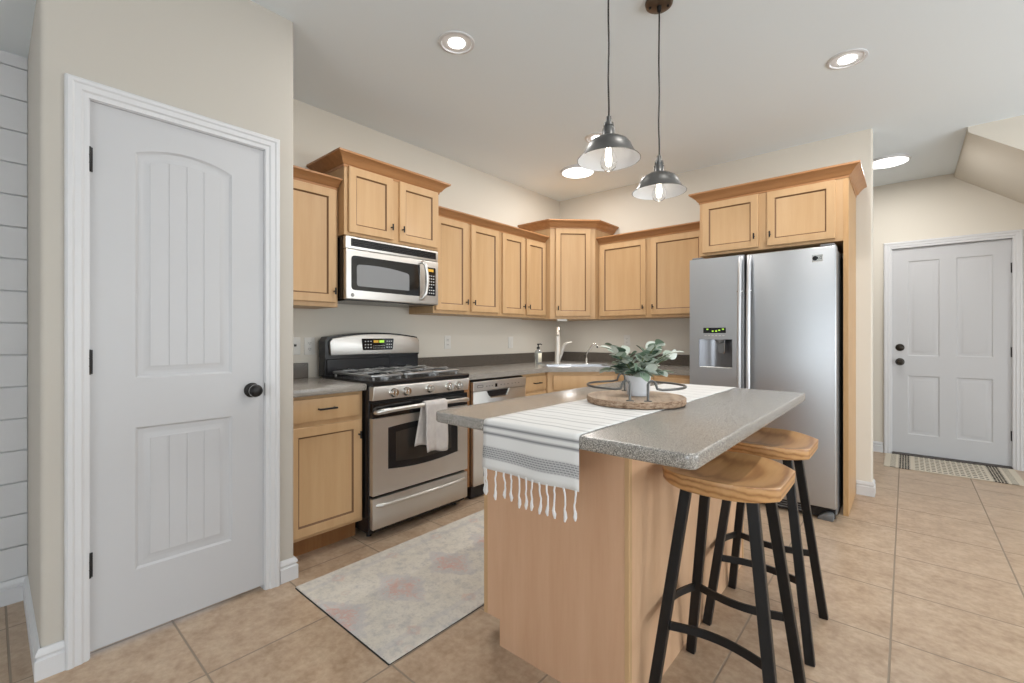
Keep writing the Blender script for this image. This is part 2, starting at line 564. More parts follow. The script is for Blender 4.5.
def bar(bm, a, b, w, t, side=(1, 0, 0), mi=0, w2=None, bev=0.0):
    """rectangular bar from a to b; w along `side`, t along the other normal"""
    a, b = Vector(a), Vector(b)
    d = (b - a).normalized()
    s = Vector(side)
    s = (s - d * s.dot(d)).normalized()
    u = d.cross(s)
    vs = []
    for p, ww in ((a, w), (b, w2 or w)):
        for i, j in ((-1, -1), (1, -1), (1, 1), (-1, 1)):
            vs.append(bm.verts.new(p + s * i * ww / 2 + u * j * t / 2))
    fs = []
    for q in ((0, 1, 2, 3), (7, 6, 5, 4), (0, 4, 5, 1), (1, 5, 6, 2), (2, 6, 7, 3), (3, 7, 4, 0)):
        f = bm.faces.new([vs[i] for i in q])
        f.material_index = mi
        fs.append(f)
    if bev > 0:
        bmesh.ops.bevel(bm, geom=list({e for f in fs for e in f.edges}), offset=bev, offset_type='OFFSET', segments=1, profile=0.5, affect='EDGES', material=-1)


def lathe(bm, prof, c=(0, 0, 0), n=32, axis='z', mi=0, closed=False):
    """prof: list of (radius, height along axis)"""
    c = Vector(c)

    def P(r, h, k):
        a, b = r * math.cos(2 * PI * k / n), r * math.sin(2 * PI * k / n)
        v = (a, b, h) if axis == 'z' else (a, h, b) if axis == 'y' else (h, a, b)
        return c + Vector(v)
    rings = []
    for r, h in prof:
        if r < 1e-6:
            rings.append([bm.verts.new(P(0, h, 0))])
        else:
            rings.append([bm.verts.new(P(r, h, k)) for k in range(n)])
    m = len(rings)
    for i in range(m if closed else m - 1):
        A, B = rings[i], rings[(i + 1) % m]
        for k in range(n):
            q = []
            for v in (A[k % len(A)], A[(k + 1) % len(A)], B[(k + 1) % len(B)], B[k % len(B)]):
                if v not in q:
                    q.append(v)
            if len(q) > 2:
                try:
                    bm.faces.new(q).material_index = mi
                except ValueError:
                    pass


def disc_prof(r, h0, h1, bev=0.002):
    return [(0, h0), (r - bev, h0), (r, h0 + bev), (r, h1 - bev), (r - bev, h1), (0, h1)]


def sweep(bm, path, prof, up_from=0.0, closed=False, mi=0):
    """mitred moulding: path of (x,y) points, profile of (outward offset, z).
    outward is to the right of the walking direction."""
    N = len(path)
    P = [Vector(p) for p in path]
    nor = []
    for i in range(N):
        ns = []
        if i > 0:
            d = (P[i] - P[i - 1]).normalized()
            ns.append(Vector((d.y, -d.x)))
        if i < N - 1:
            d = (P[i + 1] - P[i]).normalized()
            ns.append(Vector((d.y, -d.x)))
        if len(ns) == 2:
            m = (ns[0] + ns[1]).normalized()
            nor.append(m / max(0.2, m.dot(ns[0])))
        else:
            nor.append(ns[0])
    rings = [[bm.verts.new((P[i].x + nor[i].x * o, P[i].y + nor[i].y * o, z)) for o, z in prof] for i in range(N)]
    k = len(prof)
    for i in range(N - 1):
        for j in range(k):
            f = bm.faces.new((rings[i][j], rings[i + 1][j], rings[i + 1][(j + 1) % k], rings[i][(j + 1) % k]))
            f.material_index = mi
    bm.faces.new(rings[0]).material_index = mi
    bm.faces.new(rings[-1][::-1]).material_index = mi


def loops_panel(bm, loopfn, prof, mats, cap_mi=0):
    """nested outlines: loopfn(inset) -> [(x,z)], prof [(inset, y)]; closes with a cap"""
    rings = [[bm.verts.new((x, y, z)) for x, z in loopfn(i)] for i, y in prof]
    for a in range(len(rings) - 1):
        A, B = rings[a], rings[a + 1]
        n = len(A)
        for k in range(n):
            bm.faces.new((A[k], A[(k + 1) % n], B[(k + 1) % n], B[k])).material_index = mats[a]
    bm.faces.new(rings[-1]).material_index = cap_mi


def make(name, bm, m, parent=None, sharp=32):
    bmesh.ops.recalc_face_normals(bm, faces=bm.faces[:])
    me = bpy.data.meshes.new(name)
    bm.to_mesh(me)
    bm.free()
    for k in (m if isinstance(m, (list, tuple)) else [m]):
        me.materials.append(M[k])
    if sharp:
        me.polygons.foreach_set('use_smooth', [True] * len(me.polygons))
        me.set_sharp_from_angle(angle=R(sharp))
    o = bpy.data.objects.new(name, me)
    COL.objects.link(o)
    if parent:
        o.parent = parent
    return o


def tag(o, label, cat, group=None, kind=None):
    o['label'] = label
    o['category'] = cat
    if group:
        o['group'] = group
    if kind:
        o['kind'] = kind
    return o


def thing(name, label, cat, loc=(0, 0, 0), rotz=0.0, group=None, kind=None):
    o = bpy.data.objects.new(name, None)
    o.empty_display_size = 0.1
    o.location = loc
    o.rotation_euler = (0, 0, rotz)
    COL.objects.link(o)
    return tag(o, label, cat, group, kind)


def copy_tree(o, parent=None):
    c = o.copy()
    COL.objects.link(c)
    if parent:
        c.parent = parent
    for ch in list(o.children):
        copy_tree(ch, c)
    return c


def struct(name, bm, m, label, cat, sharp=32):
    return tag(make(name, bm, m, None, sharp), label, cat, None, 'structure')


NB = bmesh.new

# ------------------------------------------------------------------ the room
XW = -3.03      # range wall
YB = 4.335      # fridge wall
XP = -2.295     # pantry front
YE = 6.05       # entry wall
XR, YR = 4.0, -4.5

b = NB(); bx(b, -3.2, XR + .1, YR - .1, YE + .2, -.1, 0)
struct('floor', b, 'floor', 'beige square ceramic tile floor', 'floor')
b = NB(); bx(b, -3.2, XR + .1, YR - .1, YE + .2, ZC, ZC + .1)
struct('ceiling', b, 'ceiling', 'flat painted ceiling above the kitchen', 'ceiling')
b = NB(); bx(b, -3.04, XP, YR, .12, 2.472, ZC)
struct('ceiling', b, 'ceiling', 'lowered ceiling beside the pantry, over the white plank wall', 'ceiling')

b = NB(); bx(b, XW - .12, XW, .95, YE + .1, 0, ZC)
struct('wall_left', b, 'wall', 'beige wall behind the range and microwave', 'wall')
b = NB(); prism(b, [(XW, YB), (-.19, YB), (-.19, YB + .115), (XW, YB + .115)], 0, ZC, bev=.012, seg=3, only=(1, 2))
struct('wall_back', b, 'wall', 'beige wall behind the sink and refrigerator', 'wall')
b = NB(); bx(b, XW - .1, -.107, YE, YE + .12, 0, ZC); bx(b, .725, XR, YE, YE + .12, 0, ZC); bx(b, -.107, .725, YE, YE + .12, 2.085, ZC)
bx(b, -.107, .725, YE + .07, YE + .12, 0, 2.085)
struct('wall_entry', b, 'wall', 'beige wall around the four-panel entry door', 'wall')
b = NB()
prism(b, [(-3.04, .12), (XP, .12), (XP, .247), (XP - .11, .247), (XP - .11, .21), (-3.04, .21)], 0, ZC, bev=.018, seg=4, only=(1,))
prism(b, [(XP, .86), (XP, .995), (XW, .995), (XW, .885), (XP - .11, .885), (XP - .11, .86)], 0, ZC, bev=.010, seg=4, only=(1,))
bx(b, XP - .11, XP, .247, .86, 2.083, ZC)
struct('wall_pantry', b, 'wall_dim', 'beige pantry wall with rounded corners around the arch-panel door', 'wall')
b = NB()
z = 0.105
bx(b, -3.16, -3.052, YR, .19, 0, 2.5)
while z < 2.46:
    z1 = min(z + .1395, 2.472)
    bx(b, -3.06, -3.04, YR, .1195, z, z1, .0025)
    z += .1445
struct('wall_shiplap', b, 'white', 'white horizontal plank wall left of the pantry', 'wall')


def wall_with_window(name, axis, pos, a0, a1, w0, w1, z0, z1, thick, label):
    b = NB()

    def bb(p0, p1, q0, q1):
        lo, hi = min(pos, pos + thick), max(pos, pos + thick)
        if axis == 'y':
            bx(b, p0, p1, lo, hi, q0, q1)
        else:
            bx(b, lo, hi, p0, p1, q0, q1)
    bb(a0, w0, 0, ZC); bb(w1, a1, 0, ZC); bb(w0, w1, 0, z0); bb(w0, w1, z1, ZC)
    return struct(name, b, 'wall', label, 'wall')


wall_with_window('wall_rear', 'y', YR, -3.04, XR, -.7, 2.7, .5, 2.4, -.12, 'wall behind the viewer with a wide added window')
wall_with_window('wall_right', 'x', XR, YR, YE, -1.5, 1.9, .5, 2.4, .12, 'far side wall of the open room with a wide added window')
for i, (ax, pos, w0, w1) in enumerate((('y', YR - .06, -.7, 2.7), ('x', XR + .06, -1.5, 1.9))):  # windows out of view, added to let daylight in
    t = thing('window_%d' % (i + 1), ('wide white framed window added behind the viewer', 'wide white framed window added in the side wall')[i], 'window', kind='structure')
    b = NB(); g = NB()
    zs = (.5, 2.4)
    n = 3
    def put(bm, p0, p1, q0, q1, d):
        if ax == 'y':
            bx(bm, p0, p1, pos - d, pos + d, q0, q1)
        else:
            bx(bm, pos - d, pos + d, p0, p1, q0, q1)
    put(b, w0, w1, .5, .55, .05); put(b, w0, w1, 2.35, 2.4, .05)
    for k in range(n + 1):
        c = w0 + .025 + (w1 - w0 - .05) * k / n
        put(b, c - .025, c + .025, .55, 2.35, .05)
    put(g, w0 + .05, w1 - .05, .55, 2.35, .003)
    make('window_frame', b, 'white', t); make('pane', g, 'glass_pane', t)

# stair underside at the upper right
b = NB()
prism(b, [(.348, ZC), (.348, 2.715), (3.4, .40), (3.4, ZC)], 4.773, YE, 'xz', bev=.012, seg=3, only=(1,))
struct('wall_stairs', b, 'wall', 'sloping underside of the stairs above the entry door', 'wall')

# baseboards
BP = [(0, 0), (.015, 0), (.015, .066), (.008, .071), (.008, .077), (.013, .081), (.012, .092), (.005, .103), (0, .105)]


def baseboard(side, path, label):
    b = NB(); sweep(b, path, BP)
    struct('baseboard_' + side, b, 'white', label, 'baseboard')


baseboard('pantry', [(-3.03, .12), (XP, .12), (XP, .181)], 'white baseboard wrapping the near corner of the pantry')
baseboard('pantry_end', [(XP, .925), (XP, .995), (-2.5, .995)], 'short white baseboard between pantry door trim and base cabinet')
baseboard('shiplap', [(-3.04, YR), (-3.04, .119)], 'white baseboard under the plank wall')
baseboard('back', [(-.285, YB), (-.19, YB), (-.19, YB + .115), (-.6, YB + .115)], 'white baseboard around the wall end right of the refrigerator')
baseboard('entry', [(-1.5, YE), (-.178, YE)], 'white baseboard left of the entry door')
baseboard('entry_right', [(.785, YE), (2.9, YE)], 'white baseboard on the hinge side of the entry door')

# ------------------------------------------------------------------ doors
CP = [(0, 0), (0, -.010), (.008, -.013), (.016, -.013), (.022, -.018), (.040, -.018), (.046, -.022), (.058, -.022), (.064, -.016), (.066, 0)]


def casing(parent_name, w, h, loc, rot, label):
    """U-shaped door trim; local x across the opening, y into the wall"""
    b = NB()
    st = []
    for o, y in CP:
        st.append(((-o, 0), (-o, h + o), (w + o, h + o), (w + o, 0), y))
    rings = [[b.verts.new((s[k][0], s[4], s[k][1])) for s in st] for k in range(4)]
    for k in range(3):
        for j in range(len(CP)):
            j2 = (j + 1) % len(CP)
            b.faces.new((rings[k][j], rings[k][j2], rings[k + 1][j2], rings[k + 1][j]))
    b.faces.new(rings[0]); b.faces.new(rings[3][::-1])
    # jamb lining
    bx(b, -.001, .003, -.002, .07, 0, h); bx(b, w - .003, w + .001, -.002, .07, 0, h); bx(b, 0, w, -.002, .07, h - .003, h + .001)
    o = struct(parent_name, b, 'white', label, 'door trim')
    o.location = loc
    o.rotation_euler = (0, 0, rot)
    return o


def panel_field(bm, fn, grooves=None):
    """moulded raised field inside an opening; fn(inset)->outline"""
    prof = [(-.001, .014), (.0, .0055), (.008, .012), (.022, .013), (.030, .0125), (.046, .0065), (.048, .0062)]
    loops_panel(bm, fn, prof, [0] * 6)


def rect_fn(x0, x1, z0, z1):
    return lambda i: [(x0 + i, z0 + i), (x1 - i, z0 + i), (x1 - i, z1 - i), (x0 + i, z1 - i)]


def arch_fn(x0, x1, z0, z1, rise, n=14):
    """z1 is the height at the sides, rise the extra at the middle"""
    def f(i):
        a, c = x0 + i, x1 - i
        pts = [(a, z0 + i), (c, z0 + i)]
        for k in range(n + 1):
            u = k / n
            pts.append((c + (a - c) * u, z1 - i + rise * (1 - (2 * u - 1) ** 2)))
        return pts
    return f


# pantry door (door_1): local x -> world +y, local y -> into the pantry
d1 = thing('door_1', 'closed white pantry door with arched plank panel and black knob', 'door', (XP, .2475, 0), R(90), kind='structure')
b = NB()
w, z0, z1 = .609, .022, 2.077
fy, by = .005, .034      # slab face and panel back
pan = [(.134, .474, 1.033, 1.925, .038), (.134, .474, .277, .838, 0)]
bx(b, 0, w, .0135, .040, z0, z1)
bx(b, 0, .134, fy, .0135, z0, z1); bx(b, .474, w, fy, .0135, z0, z1)
bx(b, .134, .474, fy, .0135, z0, .277); bx(b, .134, .474, fy, .0135, .838, 1.033)
top = [(x, zz) for x, zz in arch_fn(.134, .474, 1.0, 1.925, .038, 20)(0)[2:]]
prism(b, [(.474, z1)] + top + [(.134, z1)], fy, .0135, 'xz')
for (x0, x1, a, c, rise) in pan:
    fn = arch_fn(x0, x1, a, c, rise) if rise else rect_fn(x0, x1, a, c)
    panel_field(b, fn)
    # plank strips on the raised field
    fx0, fx1 = x0 + .047, x1 - .047
    for k in range(4):
        s0 = fx0 + (fx1 - fx0) * k / 4 + (.0016 if k else 0)
        s1 = fx0 + (fx1 - fx0) * (k + 1) / 4 - (.0016 if k < 3 else 0)
        def zt(x):
            u = (x - x0) / (x1 - x0)
            return c - .047 + (rise * (1 - (2 * u - 1) ** 2))
        prism(b, [(s0, a + .047), (s1, a + .047)] + [(s1 + (s0 - s1) * q / 5, zt(s1 + (s0 - s1) * q / 5)) for q in range(6)], (.0048), .0075, 'xz')
make('door_panel', b, 'door', d1)


def hinge(parent, x, z, y=-.004):
    b = NB()
    lathe(b, [(0, z - .047), (.004, z - .047), (.0065, z - .043), (.0065, z + .043), (.004, z + .047), (0, z + .047)], (x, y, 0), 10)
    for k in (-.0145, .0145):
        lathe(b, [(.0070, z + k - .001), (.0070, z + k + .001)], (x, y, 0), 10)
    bx(b, x - .010, x + .010, y + .004, y + .0085, z - .045, z + .045)
    return make('hinge', b, 'hw', parent)


for z in (.346, 1.103, 1.858):
    hinge(d1, -.001, z)
b = NB()
kx, kz = .556, .949
lathe(b, disc_prof(.034, fy - .008, fy, .003), (kx, 0, kz), 28, 'y')
lathe(b, [(.011, fy - .006), (.011, fy - .034), (.018, fy - .037), (.027, fy - .045), (.0285, fy - .055), (.025, fy - .064), (.016, fy - .069), (0, fy - .070)], (kx, 0, kz), 28, 'y')
k = make('knob', b, 'hw', d1, 50)
b = NB(); lathe(b, [(.0284, fy - .048), (.0292, fy - .0495), (.0284, fy - .051)], (kx, 0, kz), 28, 'y'); make('knob_ring', b, 'chrome', k)
b = NB(); bx(b, w + .0008, w + .0035, -.008, .02, kz - .03, kz + .03); make('strike_plate', b, 'hw', d1)
casing('trim_1', .612, 2.081, (XP, .246, 0), R(90), 'white stepped trim around the arch-panel pantry door')

# entry door (door_2)
d2 = thing('door_2', 'closed white four-panel entry door with deadbolt', 'door', (-.106, YE + .012, 0), 0, kind='structure')
w = .829
b = NB()
px = ((.120, .353), (.470, .712)); pz = ((.214, .803), (1.002, 1.950))
bx(b, 0, w, .0135, .045, .02, 2.08)
for x0, x1 in ((0, .120), (.353, .470), (.712, w)):
    bx(b, x0, x1, fy, .0135, .02, 2.08)
for x0, x1 in px:
    for z0, z1 in ((.02, .214), (.803, 1.002), (1.950, 2.08)):
        bx(b, x0, x1, fy, .0135, z0, z1)
    for z0, z1 in pz:
        panel_field(b, rect_fn(x0, x1, z0, z1))
make('door_panel', b, 'door', d2)
for z in (.295, 1.054, 1.818):
    hinge(d2, w + .003, z, -.006)
for nm, z in (('deadbolt', 1.084), ('knob', .939)):
    b = NB()
    lathe(b, disc_prof(.036, fy - .008, fy, .003), (.060, 0, z), 24, 'y')
    if nm == 'deadbolt':
        lathe(b, disc_prof(.022, fy - .016, fy - .007, .003), (.060, 0, z), 20, 'y')
    else:
        lathe(b, [(.011, fy - .006), (.011, fy - .030), (.022, fy - .036), (.028, fy - .047), (.025, fy - .060), (.012, fy - .066), (0, fy - .066)], (.060, 0, z), 24, 'y')
    make(nm, b, 'bronze', d2, 50)
    b = NB(); bx(b, -.0045, -.0008, -.010, .02, z - .03, z + .03); make('strike_plate', b, 'bronze', d2)
b = NB(); bx(b, -.002, w + .004, -.05, .05, 0, .017, .004); make('threshold', b, 'threshold', d2)
casing('trim_2', .836, 2.087, (-.1095, YE, 0), 0, 'white trim around the four-panel entry door')

# ------------------------------------------------------------------ cabinets
def knob_bm(x, z, y=-.0205):
    b = NB()
    lathe(b, [(0, 0), (.0045, 0), (.0045, -.022), (0, -.022)], (x, y, z), 10, 'y')
    tube(b, [(x, y - .025, z - .021), (x, y - .025, z + .021)], .0055, 8)
    return b


def pull_bm(x0, x1, z, y=-.0205):
    b = NB()
    for x in (x0 + .008, x1 - .008):
        lathe(b, [(0, 0), (.0045, 0), (.0045, -.026), (0, -.026)], (x, y, z), 10, 'y')
    bx(b, x0, x1, y - .032, y - .022, z - .005, z + .005, .002)
    return b


def front(parent, x0, x1, z0, z1, name='door', knob=None, pull=None, slab=False, m='maple'):
    """cabinet door with recessed panel, or flat drawer front"""
    b = NB()
    if slab:
        bx(b, x0, x1, -.020, -.001, z0, z1, .004, 2)
    else:
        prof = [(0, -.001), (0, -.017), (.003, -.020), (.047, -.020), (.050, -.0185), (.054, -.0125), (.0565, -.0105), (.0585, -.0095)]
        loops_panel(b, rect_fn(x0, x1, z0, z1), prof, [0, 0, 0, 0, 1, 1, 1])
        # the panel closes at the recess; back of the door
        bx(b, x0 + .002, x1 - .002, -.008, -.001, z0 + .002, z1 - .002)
    o = make(name, b, [m, 'glaze_shade'], parent)
    if knob:
        make('knob', knob_bm(*knob), 'hw', o)
    if pull:
        make('pull', pull_bm(*pull), 'hw', o)
    return o


CROWN = [(0, 0), (.004, 0), (.006, .014), (.014, .018), (.022, .030), (.038, .044), (.054, .052), (.058, .054), (.058, .064), (0, .064)]
CROWN_TALL = [(0, 0), (.004, 0), (.006, .014), (.016, .020), (.026, .036), (.044, .056), (.062, .066), (.066, .068), (.066, .080), (0, .080)]


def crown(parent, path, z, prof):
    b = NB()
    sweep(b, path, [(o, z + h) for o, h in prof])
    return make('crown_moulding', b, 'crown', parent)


def carcass(parent, w, d, h, z0=0.0, m='maple'):
    b = NB()
    bx(b, 0, w, 0, d, z0, h, .0015)
    return make('carcass', b, m, parent)


# --- wall cabinets on the range wall (local x -> world y)
D = .302
zt = 2.183
cab = thing('wall_cabinet', 'single-door maple wall cabinet left of the microwave, beside the pantry corner', 'cabinet', (-2.725, .998, 1.382), R(90))
h = zt - 1.382
carcass(cab, .456, D, h - .01)
front(cab, .018, .437, .028, .735, knob=(.420, .098))
crown(cab, [(.456, 0), (0, 0)][::-1], 2.121 - 1.382, CROWN)

cab = thing('wall_cabinet', 'short raised two-door maple cabinet directly above the microwave', 'cabinet', (-2.655, 1.459, 1.836), R(90))
h = 2.343 - 1.836
carcass(cab, .761, .372, h - .01)
front(cab, .024, .348, .018, .432, knob=(.330, .098))
front(cab, .402, .739, .018, .432, knob=(.420, .098))
crown(cab, [(0, .37), (0, 0), (.761, 0), (.761, .37)], 2.263 - 1.836, CROWN_TALL)

cab = thing('wall_cabinet', 'two-door maple wall cabinet just right of the microwave', 'cabinet', (-2.725, 2.223, 1.375), R(90))
h = zt - 1.375
carcass(cab, .753, D, h - .01)
front(cab, .015, .345, .026, .745, knob=(.327, .10))
front(cab, .391, .731, .026, .745, knob=(.409, .10))
crown(cab, [(0, 0), (.753, 0)], 2.121 - 1.375, CROWN)
cab = thing('wall_cabinet', 'two-door maple wall cabinet between the corner cabinet and the one right of the microwave', 'cabinet', (-2.725, 2.977, 1.375), R(90))
carcass(cab, .667, D, h - .01)
front(cab, .022, .324, .026, .745, knob=(.306, .10))
front(cab, .361, .657, .026, .745, knob=(.379, .10))
crown(cab, [(0, 0), (.667, 0)], 2.121 - 1.375, CROWN)

# --- corner wall cabinet
cx, cy = -2.66, 3.6455
cab = thing('wall_cabinet', 'tall diagonal corner wall cabinet above the sink', 'cabinet', (cx, cy, 1.37), R(45))
inv = Matrix.Rotation(R(-45), 3, 'Z')


def loc45(x, y):
    v = inv @ Vector((x - cx, y - cy, 0))
    return (v.x, v.y)


foot = [loc45(*p) for p in ((cx, cy), (-2.3405, 3.965), (-2.3405, 4.332), (-3.028, 4.332), (-3.028, cy))]
b = NB(); prism(b, foot, 0, 2.333 - 1.37); make('carcass', b, 'maple', cab)
front(cab, .050, .403, .026, .893, knob=(.074, .105))
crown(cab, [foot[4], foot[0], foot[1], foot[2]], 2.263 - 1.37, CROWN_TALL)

# --- back wall cabinets
cab = thing('wall_cabinet', 'wide two-door maple wall cabinet between the corner cabinet and the refrigerator', 'cabinet', (-2.338, 4.03, 1.37), 0)
h = zt - 1.37
carcass(cab, 1.084, D, h - .01)
front(cab, .024, .506, .026, .735, knob=(.484, .10))
front(cab, .558, 1.04, .026, .735, knob=(.580, .10))
crown(cab, [(0, 0), (1.084, 0)], 2.116 - 1.37, CROWN)

cab = thing('refrigerator_cabinet', 'maple cabinet over the refrigerator with full-height end panel', 'cabinet', (-1.252, 3.745, 0), 0)
b = NB(); bx(b, 0, .935, 0, .587, 1.838, 2.326, .0015); make('carcass', b, 'maple', cab)
b = NB(); bx(b, .935, .964, 0, .587, 0, 2.326, .001); make('end_panel', b, 'maple_side', cab)
front(cab, .026, .426, 1.858, 2.250, knob=(.402, 1.938))
front(cab, .484, .893, 1.858, 2.250, knob=(.506, 1.938))
crown(cab, [(0, .587), (0, 0), (.964, 0), (.964, .587)], 2.254, CROWN_TALL)

# --- base cabinets
TOPZ = .921


def base(parent, w, d=.595, kick=True, m='maple'):
    b = NB()
    bx(b, 0, w, 0, d, .112, .880, .001)
    make('carcass', b, m, parent)
    b = NB()
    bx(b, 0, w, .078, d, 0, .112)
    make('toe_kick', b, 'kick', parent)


cab = thing('base_cabinet', 'maple base cabinet with one drawer and one door, between pantry corner and range', 'cabinet', (-2.43, .998, 0), R(90))
base(cab, .452)
front(cab, .020, .427, .738, .862, 'drawer', pull=(.170, .275, .803), slab=True)
front(cab, .020, .437, .132, .712, knob=(.418, .628))
fil = tag(make('cabinet_filler', (lambda b: (bx(b, -3.0, -2.408, 2.232, 2.305, .10, .880, .001), bx(b, -3.0, -2.46, 2.232, 2.305, .0, .10), b)[-1])(NB()), 'crown'),
          'narrow maple filler strip between the range and the dishwasher', 'cabinet filler')  # darker crown wood stands in for the shade in the gap
cab = thing('base_cabinet', 'narrow maple drawer cabinet between the dishwasher and the sink corner', 'cabinet', (-2.43, 2.920, 0), R(90))
base(cab, .338)
front(cab, .030, .326, .733, .853, 'drawer', pull=(.135, .230, .795), slab=True)
front(cab, .030, .326, .44, .715, 'drawer', pull=(.135, .230, .58), slab=True)
front(cab, .030, .326, .135, .422, 'drawer', pull=(.135, .230, .28), slab=True)

sx, sy = -2.4105, 3.2645
cab = thing('sink_cabinet', 'diagonal maple sink base cabinet in the corner', 'cabinet', (sx, sy, 0), R(45))
inv2 = Matrix.Rotation(R(-45), 3, 'Z')


def l2(x, y):
    v = inv2 @ Vector((x - sx, y - sy, 0))
    return (v.x, v.y)


foot = [l2(*p) for p in ((sx, sy), (-1.9625, 3.7125), (-1.9625, 4.33), (-3.025, 4.33), (-3.025, sy))]
# walls of the cabinet only, so the bowl hangs free inside
b = NB()
t_ = .018
for i in (0, 1, 4):
    p, q = Vector(foot[i]), Vector(foot[(i + 1) % 5])
    dd = (q - p).normalized()
    nn = Vector((-dd.y, dd.x)) * t_
    prism(b, [p, q, q + nn, p + nn], .112, .880)
prism(b, foot, .10, .118)
make('carcass', b, 'maple', cab)
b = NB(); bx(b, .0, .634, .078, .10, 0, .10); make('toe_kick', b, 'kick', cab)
front(cab, .049, .600, .722, .848, 'false_drawer', slab=True)
front(cab, .049, .320, .135, .70, knob=(.300, .62))
front(cab, .330, .600, .135, .70, knob=(.350, .62))

cab = thing('base_cabinet', 'maple base cabinet with two drawers between the sink corner and refrigerator', 'cabinet', (-1.960, 3.7125, 0), 0)
base(cab, .686, .617)
front(cab, .03, .335, .733, .853, 'drawer', pull=(.13, .235, .80), slab=True)
front(cab, .352, .656, .733, .853, 'drawer', pull=(.45, .555, .80), slab=True)
front(cab, .03, .335, .135, .715, knob=(.315, .63))
front(cab, .352, .656, .135, .715, knob=(.372, .63))

# --- countertops
b = NB(); bx(b, -3.027, -2.385, .998, 1.4545, .881, TOPZ, .006, 2)
ct = tag(make('countertop', b, 'counter'), 'short speckled grey countertop between the pantry and the range', 'countertop')
b = NB(); bx(b, -3.027, -3.009, .998, 1.40, TOPZ, 1.022, .003); make('backsplash', b, 'splash', ct)


def rnd(pts, r, n=4):
    """round the corners of a closed polygon"""
    out = []
    N = len(pts)
    for i in range(N):
        p, a, c = Vector(pts[i]), Vector(pts[i - 1]), Vector(pts[(i + 1) % N])
        rr = r[i] if isinstance(r, (list, tuple)) else r
        if rr <= 0:
            out.append(tuple(p)); continue
        u, v = (a - p).normalized(), (c - p).normalized()
        for k in range(n + 1):
            s = k / n
            q = (p + u * rr) * (1 - s) ** 2 + p * 2 * s * (1 - s) + (p + v * rr) * s ** 2
            out.append(tuple(q))
    return out


# sink frame: origin at faucet-side bowl centre, rotated 45
SC0 = Vector((-2.375, 3.675))
ex, ey = Vector((math.sqrt(.5), math.sqrt(.5))), Vector((-math.sqrt(.5), math.sqrt(.5)))


def sk(u, v):
    p = SC0 + ex * u + ey * v
    return (p.x, p.y)


outer = [(-3.027, 2.2255), (-2.385, 2.2255), (-2.385, 3.245), (-1.930, 3.700), (-1.273, 3.700), (-1.273, 4.333), (-3.027, 4.333)]
hole = [sk(*p) for p in rnd([(-.315, -.205), (.315, -.205), (.315, .205), (-.315, .205)], .05)]
b = NB(); ring_prism(b, outer, hole, .881, TOPZ)
ct = tag(make('countertop', b, 'counter'), 'L-shaped speckled grey countertop with corner sink, right of the range', 'countertop')
b = NB()
prism(b, [(-3.027, 2.2255), (-3.009, 2.2255), (-3.009, 4.315), (-1.273, 4.315), (-1.273, 4.333), (-3.027, 4.333)], TOPZ, 1.022, bev=.003)
make('backsplash', b, 'splash', ct)

# --- sink
snk = thing('sink', 'stainless corner sink set diagonally in the countertop', 'sink', (SC0.x, SC0.y, TOPZ), R(45))
b = NB()
RO = rnd([(-.335, -.225), (.335, -.225), (.335, .225), (-.335, .225)], .06)
def inset(f, dy=0):
    return [(x * f[0] , y * f[1] + dy) for x, y in RO]
lv = [(RO, .0005), (RO, .003), (inset((.985, .98)), .005), (inset((.90, .72), -.045), .003), (inset((.88, .70), -.045), .0), (inset((.85, .66), -.045), -.16), (inset((.6, .45), -.045), -.185)]
rings = [[b.verts.new((x, y, z)) for x, y in L] for L, z in lv]
for A, B in zip(rings, rings[1:]):
    for k in range(len(A)):
        b.faces.new((A[k], A[(k + 1) % len(A)], B[(k + 1) % len(A)], B[k]))
b.faces.new(rings[-1])
make('bowl', b, 'sink', snk)
b = NB(); lathe(b, [(0, -.184), (.03, -.184), (.04, -.181), (.045, -.183)], (0, -.045, 0), 20); make('drain', b, 'chrome', snk)

# --- faucet
fc = thing('faucet', 'tall brushed nickel pull-down kitchen faucet with side lever', 'faucet', (*sk(-.150, .175), TOPZ + .005), R(36))
b = NB()
lathe(b, [(0, 0), (.031, 0), (.031, .006), (.027, .012), (.028, .03), (.0265, .10), (.026, .20), (.0255, .215), (.0255, .222), (0, .222)], n=24)
make('body', b, 'nickel', fc, 50)
b = NB()
lathe(b, [(0, .222), (.0265, .222), (.0255, .24), (.020, .30), (.0165, .335), (.0165, .345), (0, .345)], n=24)
# spout leaning over the bowl (foreshortened from the photo's side)
tube(b, [(0, -.004, .33), (0, -.045, .350), (0, -.10, .345), (0, -.14, .318), (0, -.155, .28)], [.014, .0145, .0145, .016, .018], 14)
make('spout', b, 'nickel', fc, 50)
b = NB()
dx, dy = math.cos(R(-25)), math.sin(R(-25))
tube(b, [(.016 * dx, .016 * dy, .035), (.03 * dx, .03 * dy, .08), (.062 * dx, .062 * dy, .165), (.075 * dx, .075 * dy, .19), (.10 * dx, .10 * dy, .206), (.15 * dx, .15 * dy, .212)], [.014, .018, .0165, .014, .009, .006], 12)
make('lever', b, 'nickel', fc, 50)

